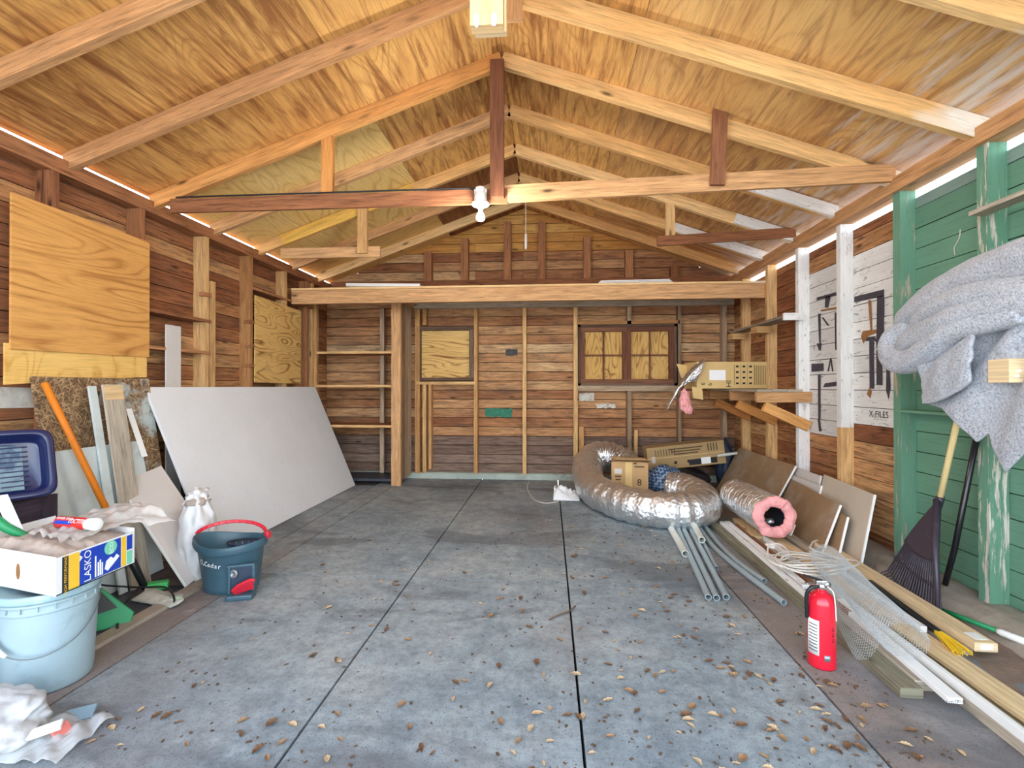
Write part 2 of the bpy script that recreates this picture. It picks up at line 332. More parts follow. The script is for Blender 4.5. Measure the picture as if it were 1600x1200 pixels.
# ------------------------------------------------------------------ mesh building
OFF = {}
class MB:
    def __init__(s): s.v = []; s.f = []; s.uv = []; s.r = []; s.m = []
    def face(s, idx, uvs=None, r=0.5, m=0):
        s.f.append(idx); s.r.append(r); s.m.append(m)
        if uvs is None:
            p = [s.v[i] for i in idx]; n = (p[1]-p[0]).cross(p[2]-p[0]); a = max(range(3), key=lambda k: abs(n[k]))
            i, j = [(1, 2), (0, 2), (0, 1)][a]; uvs = [(q[i], q[j]) for q in p]
        s.uv.append(uvs)
    def obb(s, c, ax, ay, az, r=None, m=0):
        """box about c with full edge vectors ax ay az; grain follows the longest edge"""
        c, ax, ay, az = V(c), V(ax), V(ay), V(az)
        if ax.cross(ay).dot(az) < 0: az = -az
        if r is None: r = R.random()
        ou, ov = R.uniform(0, 50), R.uniform(0, 50)
        L = [ax.length, ay.length, az.length]; lo = max(range(3), key=lambda k: L[k])
        b = len(s.v)
        for k in range(8):
            s.v.append(c + ax*((k & 1)-.5) + ay*((k >> 1 & 1)-.5) + az*((k >> 2 & 1)-.5))
        def uvof(k, skip):
            t = [((k >> a & 1)-.5)*L[a] for a in range(3)]
            if skip == lo: a, d = [q for q in range(3) if q != lo]; return (t[a]*.15+ou, t[d]+ov)
            o = [q for q in range(3) if q not in (lo, skip)][0]
            return (t[lo]+ou, t[o]+ov + .37*skip)
        for quad, skip in (((0,2,3,1),2), ((4,5,7,6),2), ((0,1,5,4),1), ((2,6,7,3),1), ((0,4,6,2),0), ((1,3,7,5),0)):
            s.face([b+q for q in quad], [uvof(q, skip) for q in quad], r, m)
        return s
    def box(s, x0, x1, y0, y1, z0, z1, r=None, m=0):
        return s.obb(((x0+x1)/2, (y0+y1)/2, (z0+z1)/2), (x1-x0, 0, 0), (0, y1-y0, 0), (0, 0, z1-z0), r, m)
    def beam(s, p0, p1, up, w, h, r=None, m=0):
        p0, p1 = V(p0), V(p1); d = p1-p0; t = d.normalized(); side = t.cross(V(up)).normalized(); u = side.cross(t)
        return s.obb((p0+p1)/2, d, side*w, u*h, r, m)
    def poly(s, pts, n, th, r=.5, m=0):
        """flat outline given real thickness"""
        n = V(n).normalized()*th; pts = [V(p) for p in pts]; k = len(pts); b = len(s.v)
        nn = V((0, 0, 0))
        for i in range(k): nn += pts[i].cross(pts[(i+1) % k])
        if nn.dot(n) < 0: pts.reverse()
        s.v += pts + [p+n for p in pts]
        s.face(list(range(b+k-1, b-1, -1)), None, r, m); s.face(list(range(b+k, b+2*k)), None, r, m)
        for i in range(k):
            j = (i+1) % k; s.face([b+i, b+j, b+k+j, b+k+i], None, r, m)
        return s
    def tube(s, pts, rr, seg=10, closed=False, cap=True, m=0, fn=None, r=.5):
        pts = [V(p) for p in pts]; n = len(pts); b = len(s.v); up = None; cum = 0
        for i, p in enumerate(pts):
            t = ((pts[(i+1) % n] if closed or i < n-1 else p) - (pts[i-1] if closed or i > 0 else p)).normalized()
            if up is None: up = t.orthogonal().normalized() if abs(t.z) > .95 else V((0, 0, 1))
            sd = t.cross(up).normalized(); up = sd.cross(t).normalized()
            q = rr[i] if isinstance(rr, (list, tuple)) else rr
            for k in range(seg):
                a = 2*math.pi*k/seg; e = q*(fn(i, a) if fn else 1)
                s.v.append(p + sd*math.cos(a)*e + up*math.sin(a)*e)
        for i in range(n if closed else n-1):
            j = (i+1) % n; d = (pts[j]-pts[i]).length; q = rr[i] if isinstance(rr, (list, tuple)) else rr
            for k in range(seg):
                l = (k+1) % seg; w = 2*math.pi*q/seg
                s.face([b+i*seg+k, b+i*seg+l, b+j*seg+l, b+j*seg+k], [(cum, k*w), (cum, (k+1)*w), (cum+d, (k+1)*w), (cum+d, k*w)], r, m)
            cum += d
        if cap and not closed:
            s.face([b+k for k in range(seg-1, -1, -1)], None, r, m); s.face([b+(n-1)*seg+k for k in range(seg)], None, r, m)
        return s
    def lathe(s, prof, c, seg=40, sx=1, sy=1, rot=0, m=0, axis=None, capends=True):
        """profile of (radius, height) about a vertical axis through c (or about axis)"""
        c = V(c); b = len(s.v); n = len(prof)
        Q = V((0, 0, 1)).rotation_difference(V(axis)).to_matrix() if axis else Matrix.Identity(3)
        for (q, h) in prof:
            for k in range(seg):
                a = 2*math.pi*k/seg; x, y = q*sx*math.cos(a), q*sy*math.sin(a)
                s.v.append(c + Q @ V((x*math.cos(rot)-y*math.sin(rot), x*math.sin(rot)+y*math.cos(rot), h)))
        for i in range(n-1):
            for k in range(seg):
                l = (k+1) % seg
                s.face([b+i*seg+k, b+i*seg+l, b+(i+1)*seg+l, b+(i+1)*seg+k], [(prof[i][1], k*.02), (prof[i][1], (k+1)*.02), (prof[i+1][1], (k+1)*.02), (prof[i+1][1], k*.02)], .5, m)
        if capends:
            s.face([b+k for k in range(seg-1, -1, -1)], None, .5, m); s.face([b+(n-1)*seg+k for k in range(seg)], None, .5, m)
        return s
    def grid(s, fn, nu, nv, m=0, wrap=False):
        b = len(s.v)
        for i in range(nu+1):
            for j in range(nv if wrap else nv+1): s.v.append(V(fn(i/nu, j/nv)))
        w = nv if wrap else nv+1
        for i in range(nu):
            for j in range(nv):
                k = (j+1) % w
                s.face([b+i*w+j, b+(i+1)*w+j, b+(i+1)*w+k, b+i*w+k], [(i/nu, j/nv), ((i+1)/nu, j/nv), ((i+1)/nu, (j+1)/nv), (i/nu, (j+1)/nv)], .5, m)
        return s
    def blob(s, c, rr, amp=.12, freq=3., sub=3, seed=0, flat=None, m=0):
        bm = bmesh.new(); bmesh.ops.create_icosphere(bm, subdivisions=sub, radius=1); b = len(s.v); c = V(c)
        for v in bm.verts:
            d = v.co.normalized(); q = 1+amp*(noise.noise(d*freq+V((seed, 0, 0)))+.5*noise.noise(d*freq*2.3+V((0, seed, 0))))
            p = V((d.x*rr[0], d.y*rr[1], d.z*rr[2]))*q
            if flat is not None and p.z < flat: p.z = flat
            s.v.append(c+p)
        for f in bm.faces: s.face([b+v.index for v in f.verts], None, .5, m)
        bm.free(); return s
    def build(s, name, mats, parent=None, smooth=False, world=False, mods=None):
        if not isinstance(mats, (list, tuple)): mats = [mats]
        if parent is not None: o0 = OFF[parent.name]
        elif world: o0 = V((0, 0, 0))
        else:
            o0 = V([(min(p[k] for p in s.v)+max(p[k] for p in s.v))/2 for k in (0, 1)] + [min(p.z for p in s.v)])
        me = bpy.data.meshes.new(name)
        me.from_pydata([p-o0 for p in s.v], [], s.f)
        ul = me.uv_layers.new(name='UVMap'); k = 0; flat = []
        for u in s.uv:
            for a in u: flat += [a[0], a[1]]
        ul.data.foreach_set('uv', flat)
        at = me.attributes.new('rnd', 'FLOAT', 'FACE'); at.data.foreach_set('value', s.r)
        for mm in mats: me.materials.append(mm)
        me.polygons.foreach_set('material_index', s.m)
        if smooth: me.polygons.foreach_set('use_smooth', [True]*len(s.f))
        me.update()
        o = bpy.data.objects.new(name, me); COL.objects.link(o)
        if parent is not None: o.parent = parent
        else: o.location = o0
        OFF[o.name] = o0
        if mods:
            for f in mods: f(o)
        return o
def bevel(w, seg=2):
    def f(o):
        d = o.modifiers.new('bevel', 'BEVEL'); d.width = w; d.segments = seg; d.limit_method = 'ANGLE'; d.angle_limit = rad(40)
    return f
def subsurf(n):
    def f(o):
        d = o.modifiers.new('smooth', 'SUBSURF'); d.levels = n; d.render_levels = n
    return f
def solid(t):
    def f(o):
        d = o.modifiers.new('thick', 'SOLIDIFY'); d.thickness = t; d.offset = 0
    return f
def tag(o, label, cat, group=None, kind=None):
    o['label'] = label; o['category'] = cat
    if group: o['group'] = group
    if kind: o['kind'] = kind
    return o
def struct(o): o['kind'] = 'structure'; return o
def thing(name, loc, label, cat, group=None):
    o = bpy.data.objects.new(name, None); o.empty_display_size = .05; COL.objects.link(o); o.location = loc; OFF[o.name] = V(loc)
    return tag(o, label, cat, group)
def lettering(name, txt, c, right, up, height, m, parent, th=.0006, center=True, stretch=1.0):
    """real raised lettering standing on a face: right and up give its plane"""
    cu = bpy.data.curves.new(name, 'FONT'); cu.body = txt; cu.size = 1
    t = bpy.data.objects.new(name, cu); COL.objects.link(t)
    bpy.context.view_layer.update()
    me = bpy.data.meshes.new_from_object(t.evaluated_get(bpy.context.evaluated_depsgraph_get()))
    bpy.data.objects.remove(t)
    xs = [v.co.x for v in me.vertices]; ys = [v.co.y for v in me.vertices]
    h = max(ys)-min(ys); k = height/h; cx = (min(xs)+max(xs))/2; cy = (min(ys)+max(ys))/2
    right, up = V(right).normalized(), V(up).normalized(); n = right.cross(up); b = MB()
    for v in me.vertices: b.v.append(V(c) + right*((v.co.x-(cx if center else min(xs)))*k*stretch) + up*((v.co.y-cy)*k) + n*th)
    for p in me.polygons: b.face(list(p.vertices), [(0, 0)]*len(p.vertices))
    bpy.data.meshes.remove(me)
    return b.build(name, m, parent)
def smoothpath(pts, n):
    """Catmull-Rom through pts"""
    pts = [V(p) for p in pts]; P = [pts[0]*2-pts[1]] + pts + [pts[-1]*2-pts[-2]]; out = []
    for i in range(1, len(P)-2):
        for k in range(n):
            t = k/n; a, b, c, d = P[i-1], P[i], P[i+1], P[i+2]
            out.append(.5*((2*b) + (c-a)*t + (2*a-5*b+4*c-d)*t*t + (3*b-a-3*c+d)*t**3))
    return out + [pts[-1]]

# ------------------------------------------------------------------ the garage
XL, XR, YB, YF = -2.84, 2.22, 6.0, .2          # inner faces of the sheathing
SXL, SXR, SYB = -2.74, 2.13, 5.9               # inner faces of the studs
RX, RZ, SL = -.31, 3.35, .355                  # ridge and roof slope
roofz = lambda x: RZ - SL*abs(x-RX)

# floor slabs
fl = MB()
xs = [-2.0, -1.78, -.818, .107, 1.02, 2.04]; ys = [.1, 2.83, 5.95]
tint = [.75, .22, .3, .12, .85]
for i in range(5):
    for j in range(2):
        g = .005
        fl.box(xs[i]+g, xs[i+1]-g, ys[j]+g, ys[j+1]-(g if j == 0 else 0), -.12, 0, r=min(1, max(0, tint[i] - ((.4 if i == 0 else .12) if j else 0))))
fl.box(-2.36, -2.006, 2.96, 5.44, -.12, 0, r=.3)
fl.box(-3.2, 2.6, .05, 6.2, -.2, -.115, r=.9)
floor = struct(fl.build('floor', M['concrete'], world=True))
MB().box(-2.9, -2.0, .1, 6.0, -.12, -.006).build('dirt_strip', M['dirt'], floor)
c = MB()
def curbtop(u, v):
    x = 1.98+.26*v; y = .1+5.9*u; e = noise.noise(V((x*5, y*5, 0)))*.012
    return (x + (e*1.5 if v < .3 else 0), y, (.0 if v == 0 else .085 + e - .02*(v < .3)) if v < 1 else .06)

c.grid(curbtop, 120, 8); struct(c.build('trim_1', M['curb'], world=True, smooth=True))
struct(MB().box(-2.03, -1.955, .6, 2.95, -.05, .018).build('trim_2', M['curb'], world=True))
struct(MB().grid(lambda u, v: (-2.8+5.0*u, 5.92+.1*max(0, v-.4)/.6 + noise.noise(V((u*40, v*3, 0)))*.004, min(v/.4, 1)*.075+noise.noise(V((u*30, 0, 2)))*.005), 120, 6).build('trim_3', M['sill'], world=True))
struct(MB().grid(lambda u, v: (1.62+.42*v, .2+4.2*u, .004 + .018*v*max(0, noise.noise(V((u*25, v*4, 1))))+.006*noise.noise(V((u*60, v*8, 4)))-.006*(1-v)), 90, 10).build('trim_4', M['dirtR'], world=True, smooth=True))
struct(MB().box(-9, 9, -14, .04, -.3, -.03).build('driveway', M['drive'], world=True))

# back wall
PB = .1145
wb = MB()
z = .07
stX = [-1.56, -.92, -.32, .31, .95, 1.56, 2.05]
while z < 3.3:
    z1 = z+PB-.008
    xl, xr = max(XL, RX-(RZ-z)/SL), min(XR, RX+(RZ-z)/SL)
    cuts = [xl] + sorted(R.sample([s for s in stX if xl+.3 < s < xr-.3], k=min(2, len([s for s in stX if xl+.3 < s < xr-.3])))) + [xr]
    for a, b_ in zip(cuts, cuts[1:]):
        j = R.uniform(-.003, .003)
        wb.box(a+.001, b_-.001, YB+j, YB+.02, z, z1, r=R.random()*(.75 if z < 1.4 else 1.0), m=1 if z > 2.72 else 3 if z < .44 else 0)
    z += PB
wb.box(XL-.1, XR+.1, YB+.02, YB+.04, 0, 2.4, m=2)
wb.poly([(XL-.1, YB+.02, 2.4), (XR+.1, YB+.02, 2.4), (RX, YB+.02, RZ+.02)], (0, 1, 0), .02, m=2)
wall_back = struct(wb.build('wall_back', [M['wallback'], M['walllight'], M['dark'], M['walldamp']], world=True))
for x, w, mm in ((-1.54, .045, 'stud'), (-.9, .045, 'stud'), (-.3, .045, 'stud'), (.32, .05, 'stud'), (.96, .05, 'studgrey'), (1.55, .035, 'studgrey'), (2.07, .05, 'studgrey')):
    if x == -1.54: segs = ((.07, 1.165), (1.9, 2.36))
    elif x == .96: segs = ((.07, 1.15), (1.88, 2.36))
    else: segs = ((.07, 2.36),)
    for z0, z1 in segs: MB().box(x-w/2, x+w/2, SYB, YB, z0, z1).build('stud', M[mm], wall_back)
MB().box(-1.66, -1.6, SYB, YB, .07, 2.36).build('stud', M['stud'], wall_back)
MB().box(-1.49, -1.455, SYB+.01, YB, .12, 1.18).build('stud', M['stud'], wall_back)
MB().box(1.02, 1.06, SYB+.02, YB, .07, .62).build('stud', M['stud'], wall_back)
MB().box(.36, .42, SYB+.02, YB, .07, .66).build('stud', M['stud'], wall_back)
for x in (-1.5, -1.04, -.51, -.09, .46, .96, 1.5):
    zt = roofz(x)-.12
    if zt > 2.5: MB().box(x-.045, x+.045, SYB, YB, 2.45, zt).build('gable_stud', M['studdark'], wall_back)
MB().box(SXL, SXR, SYB-.005, YB, 2.36, 2.45, r=.1).build('top_plate', M['studdark'], wall_back)
MB().box(-1.64, -.9, SYB-.02, YB, 1.165, 1.2).build('window_ledge', M['stud'], wall_back)
MB().box(.34, 1.55, SYB-.02, YB, 1.085, 1.15).build('window_ledge', M['studgrey'], wall_back)
MB().box(.34, 1.55, SYB, YB, 1.89, 1.93).build('window_header', M['stud'], wall_back)
def patch(name, y, pts, mm, parent, ax='Y'):
    return MB().poly([(p[0], y, p[1]) if ax == 'Y' else (y, p[0], p[1]) for p in pts], (0, -1, 0) if ax == 'Y' else (-1, 0, 0), .0015).build(name, M[mm], parent)
def ragged(x0, x1, z0, z1, amp, n=8):
    o = []
    for i in range(n): o.append((x0+(x1-x0)*i/n, z0+R.uniform(-amp, amp)))
    for i in range(3): o.append((x1+R.uniform(-amp, amp), z0+(z1-z0)*i/3))
    for i in range(n): o.append((x1-(x1-x0)*i/n, z1+R.uniform(-amp, amp)))
    for i in range(3): o.append((x0+R.uniform(-amp, amp), z1-(z1-z0)*i/3))
    return o
patch('paint_patch', YB-.0042, ragged(-.79, -.46, .765, .865, .012), 'patchgreen', wall_back)
patch('paint_patch', YB-.0042, ragged(-.54, -.39, 1.525, 1.605, .006), 'patchgrey', wall_back)
patch('paint_patch', YB-.0042, ragged(.37, .55, .965, 1.06, .004), 'patchwhite', wall_back)
patch('paint_patch', YB-.0042, ragged(.58, .8, .88, .93, .012), 'patchwhite', wall_back)

# boarded windows
def window1():
    w = MB(); x0, x1, z0, z1 = -1.64, -.93, 1.215, 1.885; f = .05
    w.box(x0, x1, 5.9, 5.97, z1-f, z1); w.box(x0, x1, 5.9, 5.97, z0, z0+f*.7); w.box(x0, x0+f, 5.9, 5.97, z0+f*.7, z1-f); w.box(x1-f, x1, 5.9, 5.97, z0+f*.7, z1-f)
    o = struct(w.build('window_1', M['frame'], world=True))
    MB().box(x0+f, x1-f, 5.955, 5.967, z0+f*.7, z1-f).build('plywood_panel', M['ply2'], o)
window1()
def window2():
    w = MB(); z0, z1 = 1.15, 1.885
    w.box(.35, 1.51, 5.88, 5.98, z1-.03, z1); w.box(.35, 1.51, 5.88, 5.98, z0, z0+.03); w.box(.35, .38, 5.88, 5.98, z0, z1); w.box(1.48, 1.51, 5.88, 5.98, z0, z1)
    o = struct(w.build('window_2', M['frame'], world=True))
    for a, b_ in ((.38, .93), (.93, 1.48)):
        s = MB(); f = .05; t0, t1 = z0+.03, z1-.03
        s.box(a, b_, 5.9, 5.94, t1-f, t1); s.box(a, b_, 5.9, 5.94, t0, t0+f); s.box(a, a+f, 5.9, 5.94, t0+f, t1-f); s.box(b_-f, b_, 5.9, 5.94, t0+f, t1-f)
        mx = (a+b_)/2; mz = (t0+t1)/2
        s.box(mx-.009, mx+.009, 5.91, 5.935, t0+f, t1-f); s.box(a+f, b_-f, 5.91, 5.935, mz-.009, mz+.009)
        so = s.build('sash', M['sash'], o)
        MB().box(a+f, b_-f, 5.955, 5.967, t0+f, t1-f).build('plywood_panel', M['ply2'], o)
    return o
window2()

# left wall
wl = MB(); z = .05
lst = [2.49, 3.07, 3.69, 4.27, 4.86, 5.45]
while z < 2.4:
    cuts = [YF] + sorted(R.sample(lst, 2)) + [YB]
    for a, b_ in zip(cuts, cuts[1:]):
        j = R.uniform(-.003, .003); wl.box(XL-.02, XL+j, a+.001, b_-.001, z, min(z+PB-.0055, 2.42))
    z += PB
wl.box(XL-.04, XL-.02, YF, YB+.02, 0, 2.42, m=1)
wall_left = struct(wl.build('wall_left', [M['wall'], M['dark']], world=True))
for y in [.66, 1.27, 1.88] + lst: MB().box(XL, SXL, y-.022, y+.022, .03, 2.34).build('stud', M['stud' if y > 3.3 else 'studdark'], wall_left)
MB().box(XL, SXL, 3.74, 3.79, .03, 2.0).build('stud', M['stud'], wall_left)
MB().box(XL, SXL, 5.3, 5.34, .03, 2.34).build('stud', M['studdark'], wall_left)
MB().box(XL, SXL+.005, YF, YB, 2.34, 2.425).build('top_plate', M['studdark'], wall_left)
for y0, y1, zz in ((3.09, 3.72, 1.655), (3.09, 3.72, 1.40), (4.29, 5.43, 2.04)):
    MB().box(XL, SXL+.012, y0, y1, zz, zz+.022).build('blocking', M['studdark'], wall_left)
for y, zz in ((3.69, 1.86), (4.27, 1.72), (4.27, 1.5), (4.27, 1.32)):
    MB().box(SXL-.03, SXL+.014, y-.05, y+.03, zz, zz+.03).build('blocking', M['studdark'], wall_left)
patch('paint_patch', XL+.006, [(2.6, 1.02), (2.6, 1.13), (2.2, 1.14), (2.2, 1.03)], 'patchwhite', wall_left, 'X')

# right wall : brown, white and green bays
wr = MB()
bays = [(YF, .66), (.66, 1.27), (1.27, 1.88), (1.88, 2.56), (2.56, 3.15), (3.15, 3.75), (3.75, 4.35), (4.35, 4.94), (4.94, 5.56), (5.56, YB)]
for a, b_ in bays:
    z = .015; 
    while z < 2.28:
        mid = z+.06
        if b_ < 3.2: m_ = 3 if mid > 2.17 else 2
        elif b_ < 4.4: m_ = 1 if (.84 if b_ < 4 else .76) < mid < 2.14 else 0
        else: m_ = 0
        wr.box(XR+R.uniform(-.003, .003), XR+.02, a+.001, b_-.001, z, min(z+.1175, 2.285), m=m_)
        z += .1225
wr.box(XR+.02, XR+.04, YF, YB+.02, 0, 2.285, m=4)
wall_right = struct(wr.build('wall_right', [M['wall'], M['whiteboard'], M['greenboard'], M['greengrey'], M['dark']], world=True))
for y, mm in ((.64, 'greenstud'), (1.25, 'greenstud'), (1.9, 'greenstud'), (2.555, 'peelstud'), (3.147, 'greenstud'), (4.347, 'whitestud'), (4.937, 'stud'), (5.555, 'stud')):
    z0 = .05 if y > 2.7 else .07
    w = .062 if y < 3.5 else .05
    MB().box(SXR, XR, y-w/2, y+w/2, z0, 2.33).build('stud', M[mm], wall_right)
MB().box(SXR, XR, 3.722, 3.772, .84, 2.33).build('stud', M['whitestud'], wall_right)
MB().box(SXR, XR, 3.722, 3.772, .05, .84).build('stud', M['stud'], wall_right)
MB().box(SXR-.03, XR, YF, YB, 2.33, 2.42, r=.4).build('top_plate', M['rafterold'], wall_right)
MB().box(SXR-.02, XR, 2.58, 3.13, .985, 1.0).build('blocking', M['greenstud'], wall_right)
# tools painted on the white boards
TOOLS = [
 ('d',[(3.704,1.752),(3.703,1.794),(3.389,1.785),(3.39,1.74)]), ('d',[(3.458,1.748),(3.39,1.745),(3.392,1.401),(3.467,1.398)]),
 ('d',[(3.467,1.388),(3.407,1.388),(3.409,1.148),(3.466,1.151)]), ('b',[(3.55,1.74),(3.521,1.738),(3.509,1.53),(3.527,1.53)]),
 ('b',[(3.607,1.533),(3.462,1.528),(3.462,1.505),(3.556,1.49),(3.603,1.444),(3.63,1.498)]),
 ('d',[(3.579,1.467),(3.549,1.486),(3.481,1.477),(3.452,1.426),(3.489,1.458),(3.572,1.458)]), ('d',[(3.54,1.458),(3.492,1.457),(3.491,1.124),(3.538,1.129)]),
 ('b',[(3.538,1.136),(3.518,1.104),(3.53,1.059),(3.569,1.088)]), ('b',[(3.375,1.348),(3.332,1.352),(3.322,1.279),(3.376,1.267)]),
 ('d',[(3.385,1.285),(3.302,1.264),(3.338,1.256),(3.333,1.129),(3.35,1.057),(3.374,1.115),(3.37,1.255)]),
 ('d',[(4.199,1.879),(3.929,1.871),(3.929,1.846),(4.199,1.855)]), ('d',[(4.076,1.862),(3.996,1.859),(4.037,1.769),(4.081,1.776)]),
 ('b',[(4.139,1.768),(3.924,1.754),(3.924,1.74),(4.139,1.754)]), ('d',[(4.182,1.739),(4.144,1.739),(4.141,1.497),(4.166,1.5)]),
 ('d',[(4.201,1.497),(4.13,1.497),(4.141,1.433),(4.173,1.441)]), ('d',[(4.108,1.705),(4.018,1.623),(4.047,1.627),(4.119,1.695)]),
 ('d',[(4.284,1.333),(4.104,1.329),(4.105,1.267),(4.284,1.264)]), ('d',[(4.009,1.366),(3.995,1.36),(4.03,1.261),(4.048,1.261)]),
 ('d',[(4.009,1.366),(3.993,1.359),(3.969,1.259),(3.984,1.259)]), ('d',[(4.185,1.24),(4.147,1.241),(4.149,.873),(4.183,.871)]),
 ('d',[(4.112,1.133),(4.081,1.167),(3.927,1.178),(3.928,1.144),(4.02,1.139)]), ('d',[(4.192,.871),(4.155,.867),(4.135,.775),(4.171,.771)]),
 ('d',[(3.947,1.715),(3.924,1.714),(3.922,1.422),(3.941,1.424)])]
for k, pts in TOOLS: patch('painted_tool', XR-.0042, pts, 'tooldark' if k == 'd' else 'toolbrown', wall_right, 'X')
lettering('painted_words', 'X-FILES', (XR-.0044, 3.45, .953), (0, -1, 0), (0, 0, 1), .043, M['ink'], wall_right)

for pts in ([(2.79, 1.99), (2.80, 1.94), (2.83, 1.90), (2.825, 1.86)], [(2.82, 1.70), (2.80, 1.715), (2.785, 1.70), (2.765, 1.712), (2.745, 1.70), (2.72, 1.706)]):
    MB().tube(smoothpath([(XR-.004, y, z) for y, z in pts], 5), .003, 6).build('chalk_mark', M['patchwhite'], wall_right)
# roof
cl = MB()
def sheet(x0, x1, y0, y1, r=None, m=0, b=cl):
    s = 1 if x0 < RX else -1; e = .0025
    p0, p1 = V((x0, 0, roofz(x0))), V((x1, 0, roofz(x1))); d = p1-p0; n = V((-d.z, 0, d.x)).normalized()
    if n.z < 0: n = -n
    b.obb((p0+p1)/2 + V((0, (y0+y1)/2, 0)) + n*.007, d*(1-e/d.length), (0, y1-y0-e, 0), n*.013, r, m)
for y0, y1 in ((.15, 1.98), (1.98, 4.39)): sheet(-1.23, RX, y0, y1)
sheet(-1.23, RX, 4.39, 6.04, m=2)
for y0, y1 in ((.15, .76), (.76, 3.18)): sheet(-2.80, -1.23, y0, y1)
sheet(-2.80, -1.23, 3.18, 5.0, m=1, r=.6); sheet(-2.80, -1.23, 5.0, 6.04, m=1, r=.3)
for y0, y1 in ((.15, 1.4), (1.4, 3.78), (3.78, 6.04)): sheet(RX, .5, y0, y1)
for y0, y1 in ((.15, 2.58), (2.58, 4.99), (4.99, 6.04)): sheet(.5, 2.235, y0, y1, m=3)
for s in (-1, 1):
    xe = -2.795 if s < 0 else 2.23
    p0, p1 = V((RX, 3.1, RZ+.028)), V((xe, 3.1, roofz(xe)+.028)); d = p1-p0
    cl.obb((p0+p1)/2, d, (0, 5.9, 0), V((-d.z, 0, d.x)).normalized()*.02, m=4)
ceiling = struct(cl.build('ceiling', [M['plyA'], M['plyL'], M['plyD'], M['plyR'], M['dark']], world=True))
RY = [.78, 1.38, 1.98, 2.58, 3.18, 3.78, 4.39, 4.99, 5.58]
cs = 1/math.sqrt(1+SL*SL)
for k, y in enumerate(RY):
    for s in (-1, 1):
        xe = -2.765 if s < 0 else 2.2
        h = .095 if not (s > 0 and y == 2.58) else .11
        o_ = h/2/cs + .002
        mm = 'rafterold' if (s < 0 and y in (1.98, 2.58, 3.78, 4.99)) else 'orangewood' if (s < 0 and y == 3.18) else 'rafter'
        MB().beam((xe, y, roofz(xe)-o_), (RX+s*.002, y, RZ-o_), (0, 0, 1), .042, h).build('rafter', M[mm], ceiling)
MB().beam((-2.5, 4.36, roofz(-2.5)-.06), (-1.25, 4.36, roofz(-1.25)-.06), (0, 0, 1), .02, .1).build('sister_board', M['yellowwood'], ceiling)
for x0, y in ((1.62, 4.36), (1.45, 3.75), (1.25, 4.96)):
    MB().beam((x0, y, roofz(x0)-.055), (2.12, y, roofz(2.12)-.055), (0, 0, 1), .022, .085).build('sister_board', M['whitestud'], ceiling)
# ties, king posts and hangers
MB().box(-2.6, -.27, 3.135, 3.158, 2.335, 2.43, r=.1).build('collar_tie', M['studdark'], ceiling)
MB().beam((-.36, 3.148, 2.395), (2.12, 3.148, 2.455), (0, 0, 1), .025, .11, r=.6).build('collar_tie', M['rafterold'], ceiling)
MB().box(-.38, -.29, 3.09, 3.133, 2.36, 3.25).build('king_post', M['redwood'], ceiling)
MB().beam((1.05, 3.115, 2.40), (1.07, 3.115, 2.9), (0, 1, 0), .088, .03).build('hanger', M['redwood'], ceiling)
MB().box(-1.54, -1.46, 3.165, 3.2, 2.4, 2.86).build('hanger', M['orangewood'], ceiling)
MB().box(-2.5, -1.55, 4.34, 4.365, 2.335, 2.43).build('collar_tie', M['rafterold'], ceiling)
MB().beam((.95, 4.35, 2.42), (2.12, 4.35, 2.47), (0, 0, 1), .025, .085, r=.1).build('collar_tie', M['studdark'], ceiling)
MB().box(-1.75, -1.66, 4.305, 4.338, 2.36, 2.81).build('hanger', M['stud'], ceiling)
MB().box(1.03, 1.11, 4.37, 4.4, 2.44, 2.78).build('hanger', M['stud'], ceiling)
MB().box(-.30, -.17, 1.93, 1.958, 2.565, 3.2).build('king_post', M['lumber'], ceiling)
MB().box(-.31, -.18, 1.88, 1.928, 2.56, 3.2).build('king_post', M['rafter'], ceiling)
for x in (-.285, -.215): MB().blob((x, 1.876, 2.575), (.014, .010, .026), .3, 3, 2, x*9).build('plaster_chip', M['gypsum'], ceiling)
MB().box(-.25, -.14, 2.53, 2.556, 3.07, 3.27).build('ridge_gusset', M['rafterold'], ceiling)

# ------------------------------------------------------------------ fixtures overhead
def loft():
    o = thing('storage_loft', (-.3, 5.0, 2.02), 'timber storage loft spanning the back of the garage on a long front beam', 'loft')
    MB().box(-2.74, 2.13, 4.965, 5.01, 2.02, 2.165, r=.75).build('front_beam', M['rafterold'], o, mods=[bevel(.003)])
    for y0, y1 in ((4.955, 5.25), (5.254, 5.55), (5.554, 5.87)): MB().box(-2.74, 2.13, y0, y1, 2.166, 2.186).build('deck_board', M['rafter'], o)
    MB().box(-1.66, 2.16, 5.855, 5.893, 2.10, 2.165, r=.6).build('ledger', M['greylumber'], o)
loft()
def slat_tray(name, x0, x1, y, z, n, label, tilt):
    o = thing(name, ((x0+x1)/2, y, 2.186), label, 'trim')
    for k in range(n):
        MB().beam((x0+.02*k, y+.02*k, z+.018*k), (x1-.01*k, y+.02*k, z+.018*k+tilt), (0, 0, 1), .05, .009, r=.9).build('slat', M['plwhite'], o)
    return o
t = thing('foam_board', (-1.75, 5.1, 2.186), 'thin white framed panel lying on the loft above the corner shelves', 'panel')
MB().obb((-1.75, 5.12, 2.222), (.8, 0, -.02), (0, .25, .036), (0, -.004, .022), r=.5).build('board', M['drypaper'], t)
MB().obb((-1.75, 4.992, 2.214), (.8, 0, -.02), (0, .012, 0), (0, 0, .03), r=.5).build('edge_strip', M['plwhite'], t)
MB().obb((-1.75, 5.25, 2.238), (.8, 0, -.02), (0, .012, 0), (0, 0, .03), r=.5).build('edge_strip', M['plwhite'], t)
slat_tray('white_trim', .49, 1.25, 5.03, 2.192, 3, 'white trim strips stacked on the loft above the paned window', .006)

